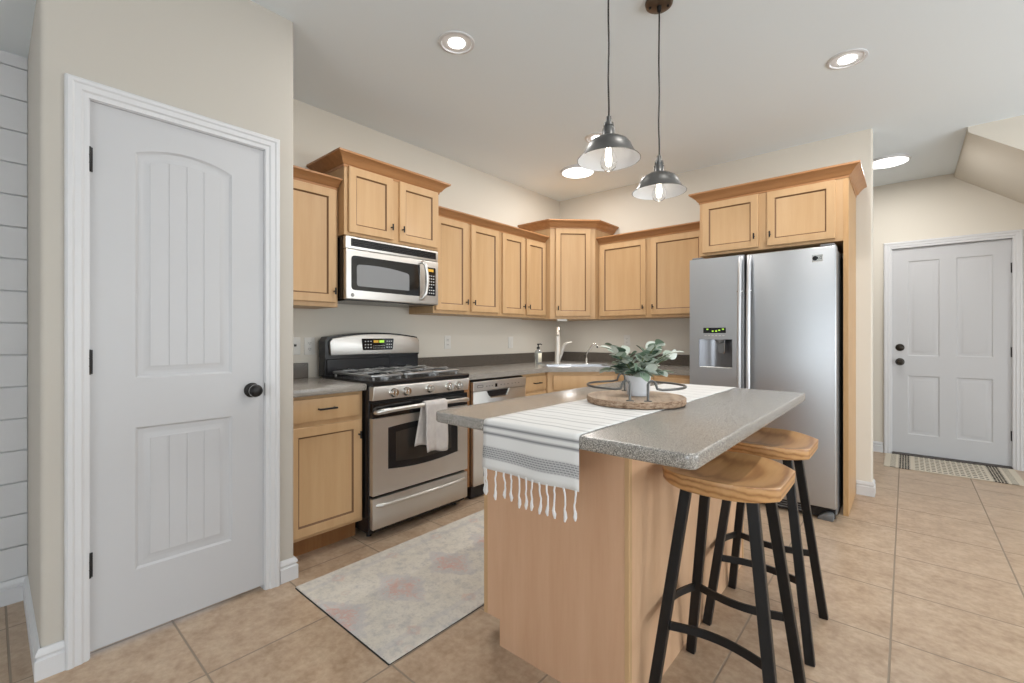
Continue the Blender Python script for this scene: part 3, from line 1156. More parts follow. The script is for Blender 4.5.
ft = thing('filter_tap', 'small chrome gooseneck filter tap right of the main faucet', 'tap', (*sk(.140, .165), TOPZ + .005), R(45))
b = NB(); lathe(b, [(0, 0), (.016, 0), (.016, .004), (.010, .010), (.010, .05), (.007, .055), (0, .055)], n=18); make('base', b, 'chrome', ft, 50)
b = NB()
tx, ty = math.cos(R(-35)), math.sin(R(-35))
tube(b, [(0, 0, .05), (0, 0, .09), (.012 * tx, .012 * ty, .115), (.05 * tx, .05 * ty, .17), (.072 * tx, .072 * ty, .193), (.09 * tx, .09 * ty, .198), (.105 * tx, .105 * ty, .188), (.11 * tx, .11 * ty, .172)], .0065, 10)
make('spout', b, 'chrome', ft, 50)
b = NB(); tube(b, [(.11 * tx, .11 * ty, .174), (.111 * tx, .111 * ty, .158)], .008, 10); make('tip', b, 'hw', ft)
b = NB(); bar(b, (0, 0, .075), (-.03 * tx, -.03 * ty, .082), .008, .006, (0, 0, 1)); make('lever', b, 'hw', ft)

# --- soap bottle
sp = thing('soap_bottle', 'clear soap dispenser bottle with black pump and cream label beside the sink', 'bottle', (-2.775, 3.600, TOPZ + .0008), R(41))
b = NB(); lathe(b, [(0, 0), (.031, 0), (.034, .004), (.034, .115), (.030, .128), (.014, .140), (.012, .15), (0, .15)], n=24); make('bottle', b, 'soap', sp, 50)
b = NB()
n = 10
vs = [[b.verts.new((.0348 * math.cos(a), .0348 * math.sin(a), zz)) for a in [R(-95 + 110 * k / n) for k in range(n + 1)]] for zz in (.018, .108)]
for k in range(n):
    b.faces.new((vs[0][k], vs[0][k + 1], vs[1][k + 1], vs[1][k]))
o = make('label', b, 'label', sp)
md = o.modifiers.new('thick', 'SOLIDIFY'); md.thickness = .0006
b = NB(); lathe(b, [(0, .1505), (.0155, .1505), (.0155, .168), (.006, .172), (.006, .188), (.011, .190), (.011, .202), (0, .203)], n=18); tube(b, [(0, 0, .196), (.026, -.004, .198), (.036, -.005, .190)], .005, 8); make('pump', b, 'hw', sp)

# ------------------------------------------------------------------ range
rg = thing('range', 'stainless steel gas range with black sides between the two countertops', 'range', (-2.34, 1.460, 0), R(90))
WR = .762
b = NB(); bx(b, 0, WR, .035, .645, .035, .905, .003)
for x in (.04, WR - .04):
    for y in (.10, .60):
        lathe(b, [(0, 0), (.016, 0), (.016, .036), (0, .036)], (x, y, 0), 12)
make('body', b, 'black', rg)
b = NB()
prism(b, [(.0, .905), (-.012, .912), (-.016, .930), (-.004, .937), (.02, .934), (.60, .934), (.60, .905)], 0, WR, 'yz')
make('cooktop', b, 'black', rg)
b = NB()
prism(b, [(.035, .903), (-.010, .905), (-.018, .898), (-.004, .822), (.035, .820)], .002, WR - .002, 'yz', bev=.002)
cp = make('control_panel', b, 'steel_warm', rg)
for x in (.135, .226, .409, .574, .659):
    b = NB()
    lathe(b, [(0, -.011), (.029, -.011), (.029, -.015), (.0255, -.019), (.0235, -.038), (.0195, -.043), (0, -.043)], (x, 0, .862), 24, 'y')
    bx(b, x - .004, x + .004, -.050, -.040, .862 - .023, .862 + .023, .0015)
    make('knob', b, 'chrome', cp, 40)
# oven door with a window opening, arched below
b = NB()
outer = [(.004, .264), (WR - .004, .264), (WR - .004, .716), (.004, .716)]
win = [(.108, .652), (.108, .405)] + [(.108 + .559 * k / 12, .405 - .020 * (1 - (k / 6 - 1) ** 2)) for k in range(1, 12)] + [(.667, .405), (.667, .652)] + [(.667 - .559 * k / 12, .652 + .014 * (1 - (k / 6 - 1) ** 2)) for k in range(1, 12)]
ring_prism(b, outer, win, 0, .034, 'xz')
dr = make('oven_door', b, 'steel_warm', rg)
b = NB(); prism(b, win, .004, .030, 'xz'); make('window', b, 'black', dr)
b = NB(); prism(b, [(x * .80 + .0775 + .0, (zz - .53) * .72 + .53) for x, zz in win], .0025, .004, 'xz'); make('window_glass', b, 'oven_glass', dr)
b = NB(); bx(b, .004, WR - .004, .0, .034, .718, .803, .002)
make('door_top_band', b, 'black_glass', dr)
b = NB()
hp = [(.022, .0, .752), (.026, -.022, .756), (.06, -.045, .762)] + [(.06 + .642 * k / 14, -.045 - .020 * (1 - (k / 7 - 1) ** 2), .762 + .008 * (1 - (k / 7 - 1) ** 2)) for k in range(1, 14)] + [(.702, -.045, .762), (.736, -.022, .756), (.740, .0, .752)]
tube(b, hp, [.014, .015, .0165] + [.0135] * 13 + [.0165, .015, .014], 12)
make('oven_handle', b, 'steel', dr, 60)
b = NB(); bx(b, .004, WR - .004, .0, .034, .066, .246, .004, 2)
dw_ = make('drawer', b, 'steel_warm', rg)
b = NB()
hp = [(.03, .004, .205), (.05, -.016, .205)] + [(.05 + .662 * k / 12, -.018 - .012 * (1 - (k / 6 - 1) ** 2), .205) for k in range(1, 12)] + [(.712, -.016, .205), (.732, .004, .205)]
tube(b, hp, [.008, .012] + [.011] * 11 + [.012, .008], 10)
make('drawer_handle', b, 'steel', dw_, 60)
# backguard
b = NB()
bx(b, .0, WR, .565, .650, .93, 1.062, .003)
bx(b, .010, WR - .012, .558, .570, .945, 1.045, .003)
arch = [(.0, 1.058), (WR, 1.058), (WR + .0, 1.165)] + [(WR - .02, 1.195)] + [(WR - .02 - (WR - .04) * k / 14, 1.195 + .030 * (1 - (k / 7 - 1) ** 2)) for k in range(1, 14)] + [(.02, 1.195), (0, 1.165)]
prism(b, arch, .560, .650, 'xz')
bg = make('backguard', b, 'black', rg)
b = NB()
a2 = [(.030, 1.070), (WR - .012, 1.070), (WR - .008, 1.150), (WR - .026, 1.184)] + [(WR - .026 - (WR - .068) * k / 14, 1.184 + .030 * (1 - (k / 7 - 1) ** 2)) for k in range(1, 14)] + [(.042, 1.184), (.022, 1.160)]
prism(b, a2, .538, .562, 'xz', bev=.006, seg=2)
make('backguard_face', b, 'steel_warm', bg)
b = NB(); prism(b, rnd([(.262, 1.100), (.505, 1.100), (.515, 1.182), (.252, 1.182)], .008), .534, .540, 'xz')
dp = make('display_panel', b, 'black_glass', bg)
b = NB(); bx(b, .392, .432, .5325, .5345, 1.152, 1.170); make('clock_digits', b, 'lcd_green', dp)
b = NB(); bx(b, .345, .385, .5325, .5345, 1.152, 1.170); make('amber_display', b, 'lcd_amber', dp)
b = NB()
for z in (1.115, 1.135, 1.158):
    for x in (.275, .297, .319, .452, .470, .488):
        bx(b, x, x + .010, .5325, .5345, z, z + .008)
for z in (1.112, 1.128):
    for k in range(8):
        bx(b, .343 + k * .0125, .350 + k * .0125, .5325, .5345, z, z + .004)
make('keypad', b, 'key', dp)
# burners and grates
for x, y, r in ((.19, .17, .05), (.57, .17, .055), (.19, .44, .045), (.57, .44, .042), (.38, .30, .038)):
    b = NB()
    lathe(b, [(0, .935), (r, .935), (r, .941), (r * .8, .944), (r * .8, .951), (r * .72, .954), (0, .954)], (x, y, 0), 22)
    make('burner', b, 'iron', rg, 40)
for gx0, gx1 in ((.03, .258), (.266, .496), (.504, .732)):
    b = NB()
    y0, y1, zt_ = .045, .535, .972
    def gb(a, c, r=.0085):
        tube(b, [a, c], r, 6)
    loop = rnd([(gx0, y0), (gx1, y0), (gx1, y1), (gx0, y1)], .05)
    tube(b, [(x, y, zt_ - .012) for x, y in loop], .0085, 6, closed=True)
    xm = (gx0 + gx1) / 2
    for yc in (.17, .42):
        for sx_, sy_ in ((1, 0), (-1, 0), (0, 1), (0, -1)):
            ex_ = (gx1 - xm) if sx_ else 0
            pts = []
            L_ = ex_ if sx_ else .125
            pts = [(xm + sx_ * L_, yc + sy_ * L_, zt_ - .012), (xm + sx_ * L_ * .8, yc + sy_ * L_ * .8, zt_ + .002), (xm + sx_ * L_ * .25, yc + sy_ * L_ * .25, zt_)]
            tube(b, pts, .0075, 6)
    tube(b, [(gx0, .295, zt_ - .012), (xm, .295, zt_ - .004), (gx1, .295, zt_ - .012)], .0075, 6)
    for x in (gx0 + .02, gx1 - .02):
        for y in (y0 + .02, y1 - .02):
            tube(b, [(x, y, .934), (x, y, zt_ - .01)], .007, 6)
    make('grate', b, 'iron', rg, 50)

# towel over the oven handle (world coordinates)
b = NB()
nu, nv = 12, 30
def towel_sheet(y0, y1, front_len, back_len, skew, phase):
    rows = []
    cxh, czh = -2.34 + .060, .770
    rr = .0195
    tot = front_len + back_len + PI * rr
    for j in range(nv + 1):
        s = tot * j / nv
        if s < front_len:
            px_, pz_ = cxh + rr, czh - (front_len - s)
            k = (front_len - s) / front_len
        elif s < front_len + PI * rr:
            a = (s - front_len) / rr
            px_, pz_ = cxh + rr * math.cos(a), czh + rr * math.sin(a)
            k = 0
        else:
            k = (s - front_len - PI * rr) / back_len
            px_, pz_ = cxh - rr, czh - (s - front_len - PI * rr)
        row = []
        for i in range(nu + 1):
            u = i / nu
            fold = .007 * k * math.sin(u * 9 + phase) + .004 * k * math.sin(u * 21 + 2 * phase)
            back = s > front_len + PI * rr / 2
            yy_ = y0 + (y1 - y0) * u + (skew * k if back else .004 * k * math.sin(7 * k + u * 3))
            row.append(b.verts.new((px_ + (fold if not back else -abs(fold) * .3) + (.006 * k if not back else 0), yy_, pz_ + (.010 * math.sin(u * 5 + phase) * k))))
        rows.append(row)
    for j in range(nv):
        for i in range(nu):
            b.faces.new((rows[j][i], rows[j][i + 1], rows[j + 1][i + 1], rows[j + 1][i]))
towel_sheet(1.785, 1.962, .300, .262, -.052, .6)
tw = make('dish_towel', b, 'towel', None, 80)
md = tw.modifiers.new('thick', 'SOLIDIFY'); md.thickness = .0035; md.offset = 1
tag(tw, 'off white dish towel hanging over the oven door handle', 'towel')

# ------------------------------------------------------------------ microwave
mw = thing('microwave', 'stainless over-the-range microwave with vent slots and curved handle', 'microwave', (-2.64, 1.461, 1.425), R(90))
WM, HM = .742, .404
b = NB(); bx(b, 0, WM, .03, .385, .012, HM, .002); bx(b, .02, WM - .02, .02, .36, .0, .013)
make('body', b, 'black', mw)
b = NB(); prism(b, [(0, .326), (0, HM), (.030, HM), (.030, .326)], 0, WM, 'yz', bev=.004, seg=2)
vp = make('vent_panel', b, 'steel_warm', mw)
b = NB(); bx(b, .036, WM - .022, -.0015, .004, .343, .392, .001); make('vent_recess', b, 'black', vp)
b = NB()
for k in range(4):
    bx(b, .040, WM - .026, -.004, .0, .349 + k * .0115, .3535 + k * .0115)
make('louvers', b, 'hw', vp)
b = NB(); bx(b, 0, WM, -.004, .030, .006, .324, .007, 3)
dr = make('door', b, 'steel_warm', mw)
b = NB(); prism(b, rnd([(.036, .066), (.568, .060), (.568, .284), (.036, .284)], [.025, .004, .004, .025]), -.0075, -.003, 'xz')
make('window_surround', b, 'black_glass', dr)
b = NB()
arcp = [(.072, .092), (.475, .092), (.475, .208)] + [(.475 - .403 * k / 10, .208 + .020 * (k / 10) + .014 * (1 - (k / 5 - 1) ** 2)) for k in range(1, 10)] + [(.072, .228)]
prism(b, rnd(arcp, [.02, .006, .02] + [0] * 9 + [.02]), -.0085, -.007, 'xz'); make('window_glass', b, 'mw_glass', dr)
b = NB(); prism(b, rnd([(.618, .070), (.712, .070), (.712, .276), (.618, .276)], .01), -.0075, -.003, 'xz'); kp = make('keypad', b, 'black_glass', dr)
b = NB(); bx(b, .630, .690, -.0088, -.007, .245, .264); make('clock_display', b, 'lcd_amber', kp)
b = NB()
for r_ in range(7):
    for c_ in range(4 if r_ not in (2,) else 3):
        bx(b, .630 + c_ * .019, .641 + c_ * .019, -.0085, -.007, .085 + r_ * .021, .0925 + r_ * .021)
make('keys', b, 'key', kp)
b = NB()
tube(b, [(.572, -.004, .300), (.574, -.026, .304), (.588, -.042, .285)] + [(.588 + .018 * math.sin(PI * k / 8), -.045, .285 - .215 * k / 8) for k in range(1, 8)] + [(.588, -.042, .068), (.574, -.026, .040), (.570, -.004, .040)], [.010, .012] + [.0125] * 9 + [.012, .010], 12)
make('handle', b, 'steel', dr, 60)
b = NB(); lathe(b, disc_prof(.012, -.0065, -.003, .001), (.045, 0, .034), 20, 'y'); lg = make('logo_badge', b, 'grey_plastic', dr)


def text_mesh(s, size):
    cu = bpy.data.curves.new('lettering', 'FONT')
    cu.body = s
    cu.size = size
    cu.extrude = .0004
    cu.align_x = 'CENTER'
    cu.align_y = 'CENTER'
    o = bpy.data.objects.new('lettering', cu)
    COL.objects.link(o)
    dg = bpy.context.evaluated_depsgraph_get()
    me = bpy.data.meshes.new_from_object(o.evaluated_get(dg))
    bpy.data.objects.remove(o)
    return me


def lettering(s, size, parent, loc, m):
    """letters standing upright, readable from -y"""
    me = text_mesh(s, size)
    me.materials.clear()
    me.materials.append(M[m])
    o = bpy.data.objects.new('lettering', me)
    COL.objects.link(o)
    o.parent = parent
    o.location = loc
    o.rotation_euler = (R(90), 0, 0)
    return o


lettering('GE', .013, lg, (.045, -.0066, .034), 'chrome')

# ------------------------------------------------------------------ dishwasher
dwm = thing('dishwasher', 'stainless dishwasher with pocket handle between range and drawer cabinet', 'dishwasher', (-2.375, 2.310, 0), R(90))
b = NB(); bx(b, .004, .596, .03, .58, .01, .870); make('body', b, 'black', dwm)
b = NB(); bx(b, .0, .6, .0, .035, .100, .790, .004, 2); dr = make('door', b, 'steel', dwm)
b = NB()
# control band with the pocket cut below it
band = [(.0, .792), (.13, .792), (.155, .735), (.37, .735), (.40, .792), (.6, .792), (.6, .860), (.0, .860)]
bx(b, 0, .6, -.004, .035, .792, .862, .003)
cb = make('control_band', b, 'steel', dr)
b = NB(); prism(b, rnd([(.140, .788), (.166, .742), (.355, .742), (.385, .788)], [0.0, .02, .02, 0.0]), -.003, .002, 'xz'); make('handle_pocket', b, 'black', dr)
b = NB(); tube(b, [(.385, -.005, .788), (.357, -.006, .741), (.34, -.006, .738), (.18, -.006, .738), (.164, -.006, .741)], .006, 8); make('pocket_lip', b, 'chrome', dr)
b = NB(); bx(b, .228, .252, -.0052, -.003, .812, .838); make('display', b, 'black_glass', cb)
b = NB(); ring_prism(b, rnd([(.035, .818), (.098, .818), (.098, .838), (.035, .838)], .008), rnd([(.039, .8215), (.094, .8215), (.094, .8345), (.039, .8345)], .005), -.0050, -.0035, 'xz'); make('nameplate', b, 'grey_plastic', cb)
for x in (.13, .16, .19, .29, .33, .37, .42, .46, .50):
    b = NB(); bx(b, x, x + .012, -.0050, -.0035, .822, .827)
    make('button', b, 'grey_plastic', cb)
b = NB(); bx(b, .01, .59, .045, .06, .0, .098); make('toe_panel', b, 'black', dwm)

# ------------------------------------------------------------------ refrigerator
fr = thing('refrigerator', 'stainless side-by-side refrigerator with ice and water dispenser', 'refrigerator', (-1.262, 3.550, 0), 0)
WF = .926
b = NB(); bx(b, .004, WF - .004, .075, .735, .03, 1.765, .004); make('cabinet', b, 'grey_plastic', fr)
dx0, dx1, dz0, dz1 = .072, .308, .963, 1.175
b = NB()
ring_prism(b, [(0, .085), (.386, .085), (.386, 1.783), (0, 1.783)], [(dx0, dz0), (dx1, dz0), (dx1, dz1), (dx0, dz1)], .0, .068, 'xz')
fd = make('freezer_door', b, 'fridge', fr)
b = NB(); bx(b, .400, WF, .0, .068, .085, 1.783, .010, 3); rd = make('fresh_food_door', b, 'fridge', fr)
for dd, x in ((fd, .364), (rd, .422)):
    b = NB()
    sgn = 1 if x < .39 else -1
    pts = [(x, .002, 1.770), (x, -.020, 1.72)] + [(x, -.020 - .030 * math.sin(PI * k / 14), 1.72 - 1.45 * k / 14) for k in range(1, 14)] + [(x, -.020, .27), (x, .002, .22)]
    P_ = [Vector(p) for p in pts]
    rings = []
    for p in P_:
        rings.append([b.verts.new((p.x + a, p.y + c, p.z)) for a, c in ((-.013, .008), (-.013, -.004), (-.006, -.010), (.006, -.010), (.013, -.004), (.013, .008))])
    for A, B in zip(rings, rings[1:]):
        for k in range(6):
            b.faces.new((A[k], A[(k + 1) % 6], B[(k + 1) % 6], B[k]))
    b.faces.new(rings[0]); b.faces.new(rings[-1][::-1])
    hd = make('handle', b, 'fridge_handle', dd, 50)
    b = NB(); bx(b, x - .020, x + .020, -.034, -.004, 1.513, 1.527, .004, 2); make('handle_clip', b, 'chrome', hd)
# dispenser
b = NB()
ring_prism(b, rnd([(.028, .875), (.342, .875), (.342, 1.308), (.028, 1.308)], [.045, .045, .008, .008]), [(dx0, dz0), (dx1, dz0), (dx1, dz1), (dx0, dz1)], -.006, .002, 'xz')
ds = make('dispenser', b, 'fridge', fd)
b = NB()
# cavity, curved back
n = 10
cv = [(dx0 + (dx1 - dx0) * k / n, .004 + .055 * math.sin(PI * k / n)) for k in range(n + 1)]
A = [b.verts.new((x, y, dz0)) for x, y in cv]; B = [b.verts.new((x, y, dz1)) for x, y in cv]
for k in range(n):
    b.faces.new((A[k], A[k + 1], B[k + 1], B[k]))
b.faces.new(A); b.faces.new(B[::-1])
make('cavity', b, 'cavity', ds, 60)
b = NB(); lathe(b, [(.0, 1.175), (.036, 1.175), (.030, 1.160), (.014, 1.146), (0, 1.146)], (.215, .022, 0), 18); make('spout', b, 'grey_plastic', ds)
b = NB(); bx(b, .200, .248, .016, .022, 1.075, 1.150, .004); make('paddle', b, 'grey_plastic', ds)
b = NB(); tube(b, [(.252, .006, 1.165), (.252, .004, 1.085), (.246, .006, 1.072), (.236, .014, 1.070)], .003, 6); make('lever', b, 'chrome', ds)
b = NB(); bx(b, dx0 + .004, dx1 - .004, -.004, .04, dz0, dz0 + .006, .002); make('drip_tray', b, 'steel', ds)
b = NB(); bx(b, .104, .264, -.0075, -.005, 1.222, 1.262, .001); sc_ = make('display', b, 'black_glass', ds)
for x, z in ((.128, 1.246), (.166, 1.232), (.190, 1.232), (.212, 1.238), (.238, 1.246)):
    b = NB(); bx(b, x, x + .013, -.0085, -.007, z, z + .009); make('indicator', b, 'lcd_green', sc_)
for k in range(6):
    b = NB(); bx(b, .112 + k * .0255, .128 + k * .0255, -.0075, -.005, 1.200, 1.207, .001)
    make('button', b, 'steel', ds)
# badge
b = NB(); bx(b, .795, .853, -.002, .001, 1.687, 1.731, .001); bd = make('badge', b, 'chrome', rd)
b = NB(); lathe(b, disc_prof(.015, -.0035, -.0015, .0005), (.812, 0, 1.709), 20, 'y'); make('emblem', b, 'black', bd)
lettering('LG', .022, bd, (.838, -.0024, 1.709), 'black')
# base
b = NB(); bx(b, .01, WF - .01, .050, .10, .010, .078); gr = make('base_grille', b, 'black', fr)
b = NB()
for z in (.024, .040, .056):
    bx(b, .05, WF - .15, .044, .052, z, z + .007)
make('grille_slats', b, 'grey_plastic', gr)
for x in (.045, WF - .07):
    b = NB(); prism(b, rnd([(x - .04, .0), (x + .055, .0), (x + .055, .05), (x + .02, .055), (x - .02, .03)], .015), .012, .075, 'xz', bev=.006, seg=2); make('foot_cover', b, 'grey_plastic', fr)
for x in (.05, WF - .05):
    b = NB(); bx(b, x - .04, x + .04, .02, .12, 1.784, 1.800, .006, 2); make('hinge_cover', b, 'grey_plastic', fr)

# ------------------------------------------------------------------ island
IX0, IX1, IY0, IY1 = -1.274, -.645, 1.300, 2.60
isl = thing('kitchen_island', 'maple kitchen island cabinet with plain end panel, in front of the stools', 'island', (0, 0, 0), 0)
b = NB()
bx(b, IX0 + .004, IX1 - .020, IY0 + .015, IY1 - .015, .10, .880)
bx(b, IX0 + .085, IX1 - .020, IY0 + .015, IY1 - .015, 0, .10)
make('carcass', b, 'maple', isl)
b = NB(); prism(b, [(IX0 + .018, .100), (IX0 + .084, .100), (IX0 + .084, 0), (IX1 - .018, 0), (IX1 - .018, .880), (IX0 + .018, .880)], IY0, IY0 + .016, 'xz')
make('end_panel', b, 'island', isl)
b = NB(); prism(b, [(IX0 + .018, .100), (IX0 + .084, .100), (IX0 + .084, 0), (IX1 - .018, 0), (IX1 - .018, .880), (IX0 + .018, .880)], IY1 - .016, IY1, 'xz')
make('end_panel', b, 'island', isl)
b = NB(); bx(b, IX1 - .018, IX1 - .004, IY0 + .012, IY1 - .012, 0, .880); make('back_panel', b, 'island_side', isl)
for y in (IY0 + .004, IY1 - .008):
    b = NB(); bx(b, IX1 - .018, IX1, y - .006, y + .012, 0, .880, .002); make('corner_strip', b, 'maple', isl)
b = NB()
for y0, y1 in ((IY0 - .001, IY0 + .04), (IY1 - .04, IY1 + .001), (1.93, 1.97)):
    bx(b, IX0, IX0 + .018, y0, y1, .10, .880)
bx(b, IX0, IX0 + .018, IY0, IY1, .85, .880); bx(b, IX0, IX0 + .018, IY0, IY1, .10, .135); bx(b, IX0, IX0 + .018, IY0, IY1, .69, .72)
make('face_frame', b, 'maple', isl)
holder = isl
for k in range(3):
    y0 = IY0 + .03 + k * .425
    o = front(isl, -(y0 + .395), -y0, .735, .845, 'drawer', pull=(-(y0 + .25), -(y0 + .145), .79), slab=True)
    o.rotation_euler = (0, 0, R(-90)); o.location = (IX0, 0, 0)
    o = front(isl, -(y0 + .395), -y0, .14, .705, 'door', knob=(-(y0 + .02), .64))
    o.rotation_euler = (0, 0, R(-90)); o.location = (IX0, 0, 0)

b = NB()
prism(b, rnd([(-1.335, 1.084), (-.372, 1.084), (-.372, 2.645), (-1.335, 2.645)], [.045, .03, .03, .045], 6), .881, TOPZ, bev=.008, seg=3, only='rims')
top = tag(make('island_countertop', b, 'counter'), 'speckled grey island countertop overhanging the stools', 'countertop')

# --- table runner with tassels
RX0, RX1 = -1.062, -.690
b = NB()
uvl = b.loops.layers.uv.new('UVMap')
zt_ = TOPZ + .0022
path = []          # (s, y, z)
hang = .148
def runner_pt(s):
    r = .012
    yf, yb = 1.084 - .003, 2.645 + .003
    q = PI * r / 2
    if s < hang:
        return (yf - .0, zt_ - r - (hang - s))
    s -= hang
    if s < q:
        a = s / r
        return (yf + r - r * math.cos(a), zt_ - r + r * math.sin(a))
    s -= q
    Lt = yb - yf - 2 * r
    if s < Lt:
        return (yf + r + s, zt_)
    s -= Lt
    if s < q:
        a = s / r
        return (yb - r + r * math.sin(a), zt_ - r + r * math.cos(a))
    s -= q
    return (yb, zt_ - r - s)
tot = 2 * hang + PI * .012 + 1.564 - .024 + .006
ss = [hang * k / 8 for k in range(8)] + [hang + .01885 * k / 5 for k in range(5)]
s0 = hang + .01885
ss += [s0 + (tot - 2 * s0) * k / 40 for k in range(40)] + [tot - s0 + .01885 * k / 5 for k in range(5)] + [tot - hang + hang * k / 8 for k in range(9)]
nu = 20
rows = []
for s in ss:
    y, z = runner_pt(s)
    row = []
    for i in range(nu + 1):
        u = i / nu
        sag = 0
        k = max(0, (hang - s) / hang)
        yo = -k * .006 * (1 + math.sin(u * 11)) if s < hang else 0
        zo = .0012 * max(0, math.sin(u * 14 + s * 23)) if s > s0 and s < tot - s0 else 0
        row.append((b.verts.new((RX0 + (RX1 - RX0) * u, y + yo, z + zo + k * .003 * math.sin(u * 9))), (u * (RX1 - RX0), s)))
    rows.append(row)
for A, B in zip(rows, rows[1:]):
    for i in range(nu):
        q = (A[i], A[i + 1], B[i + 1], B[i])
        f = b.faces.new([v for v, _ in q])
        for lp, (_, uv) in zip(f.loops, q):
            lp[uvl].uv = uv
rn = tag(make('table_runner', b, 'runner', None, 60), 'white table runner with grey stripes draped over the island', 'table runner')
md = rn.modifiers.new('thick', 'SOLIDIFY'); md.thickness = .0016; md.offset = 0
rr_ = random.Random(3)
for end in (0, 1):
    for k in range(13):
        u = (k + .25) / 12.6 if k < 12 else .995
        if k == 1:
            u = .045
        x = RX0 + .006 + (RX1 - RX0 - .012) * u
        yb_ = (1.081 - .006 * (1 + math.sin(u * 11))) if end == 0 else 2.648
        zb = zt_ - .012 - hang
        sg = -1 if end == 0 else 1
        L_ = .088 + rr_.uniform(-.008, .012)
        sw = rr_.uniform(-.004, .009)
        b = NB()
        pts = [(x + sw * math.sin(j / 8 * 2.6) + .0014 * math.sin(j * 1.3 + k), yb_ + sg * (.002 + .003 * math.sin(j * 1.2 + k) ** 2), zb + .004 - L_ * j / 8) for j in range(9)]
        tube(b, pts, [.0032, .0029, .0027, .0027, .0028, .003, .0046, .0056, .0025], 7)
        make('tassel', b, 'tassel', rn, 60)

# --- round tray with steel loop handles
TC = Vector((-.849, 1.761))
td = Vector((TC.x, TC.y)).normalized()      # towards the back of the tray, seen from the island's near end
tyaw = math.atan2(-td.x, td.y) + R(4.5)
tr = thing('round_tray', 'round whitewashed wooden tray with grey steel loop handles on the runner', 'tray', (TC.x, TC.y, zt_ + .0028), tyaw)
b = NB()
rt = .199
ang = [2 * PI * k / 56 for k in range(56)]
def tr_r(a):
    return rt * (1 + .006 * math.sin(3 * a + 1) + .004 * math.sin(7 * a))
rings = []
for f_, z in ((.985, 0), (1.0, .003), (.998, .023), (.985, .026)):
    rings.append([b.verts.new((tr_r(a) * f_ * math.cos(a), tr_r(a) * f_ * math.sin(a), z)) for a in ang])
for i, (A, B) in enumerate(zip(rings, rings[1:])):
    for k in range(56):
        b.faces.new((A[k], A[(k + 1) % 56], B[(k + 1) % 56], B[k])).material_index = 1
b.faces.new(rings[0][::-1]).material_index = 1
b.faces.new(rings[-1]).material_index = 0
make('tray_base', b, ['tray', 'bark'], tr, 40)
for sg in (-1, 1):
    b = NB()
    zt2, zl = .026, .026 + .058
    xf, yf = .033 * sg, -.165
    pts = [(xf, yf, zt2), (xf, yf, zl + .006)]
    pts += [(xf + sg * .014 * (1 - math.cos(a)), yf, zl + .006 + .014 * math.sin(a)) for a in (R(45), R(90), R(135))]
    pts += [(xf + sg * .030, yf, zl + .004), (xf + sg * .034, yf - .001, zl - .010)]
    ri = .196
    a0 = math.atan2(yf, xf + sg * .052)
    steps = 22
    A0 = math.atan2(-.172, .085); A1 = -A0
    for k in range(steps + 1):
        a = A0 + (A1 - A0) * k / steps
        pts.append((sg * ri * math.cos(a), ri * .90 * math.sin(a), zl - .014))
    pts += [(xf + sg * .034, -yf + .001, zl - .010), (xf + sg * .030, -yf, zl + .004)]
    pts += [(xf + sg * .014 * (1 - math.cos(a)), -yf, zl + .006 + .014 * math.sin(a)) for a in (R(135), R(90), R(45))]
    pts += [(xf, -yf, zl + .006), (xf, -yf, zt2)]
    tube(b, pts, .0048, 10)
    for y in (yf, -yf):
        bx(b, xf - .014, xf + .014, y - .007, y + .007, zt2 - .0005, zt2 + .003, .001)
    make('handle', b, 'rod', tr, 60)

# --- potted eucalyptus
pt = thing('potted_plant', 'eucalyptus sprigs in a small white pot on the wooden tray', 'plant', (-.846, 1.780, zt_ + .0028 + .0262), 0)
b = NB()
n = 40
prof = [(0, 0, 0), (.041, 0, 0), (.044, .003, 1), (.050, .080, 1), (.050, .084, 0), (.046, .084, 0), (.045, .066, 0), (0, .066, 0)]
rings = []
for r, z, rib in prof:
    if r == 0:
        rings.append([b.verts.new((0, 0, z))])
    else:
        rings.append([b.verts.new(((r + rib * .0012 * (k % 2)) * math.cos(2 * PI * k / n), (r + rib * .0012 * (k % 2)) * math.sin(2 * PI * k / n), z)) for k in range(n)])
for A, B in zip(rings, rings[1:]):
    for k in range(n):
        q = []
        for v in (A[k % len(A)], A[(k + 1) % len(A)], B[(k + 1) % len(B)], B[k % len(B)]):
            if v not in q:
                q.append(v)
        if len(q) > 2:
            b.faces.new(q)
make('pot', b, 'pot', pt, 50)
b = NB(); lathe(b, [(0, .074), (.0452, .070), (.045, .067), (0, .067)], n=20); make('soil', b, 'soil', pt)
bs = NB(); bl = NB()
tone = bl.loops.layers.float_color.new('tone')
rp = random.Random(11)


def leaf(bm, p, d, nrm, L, Wd, tn):
    d = d.normalized()
    s = d.cross(nrm).normalized()
    nrm = s.cross(d).normalized()
    n = 7
    mid, lft, rgt = [], [], []
    for k in range(n + 1):
        u = k / n
        wd = Wd * (math.sin(PI * min(1, u * .97 + .02)) ** .65)
        c = p + d * (L * u) - nrm * (.07 * L * u * u)
        mid.append(bm.verts.new(c))
        lft.append(bm.verts.new(c - s * wd / 2 + nrm * wd * .16))
        rgt.append(bm.verts.new(c + s * wd / 2 + nrm * wd * .16))
    for k in range(n):
        for q in ((lft[k], mid[k], mid[k + 1], lft[k + 1]), (mid[k], rgt[k], rgt[k + 1], mid[k + 1])):
            f = bm.faces.new(q)
            for lp in f.loops:
                lp[tone] = (tn, tn, tn, 1)


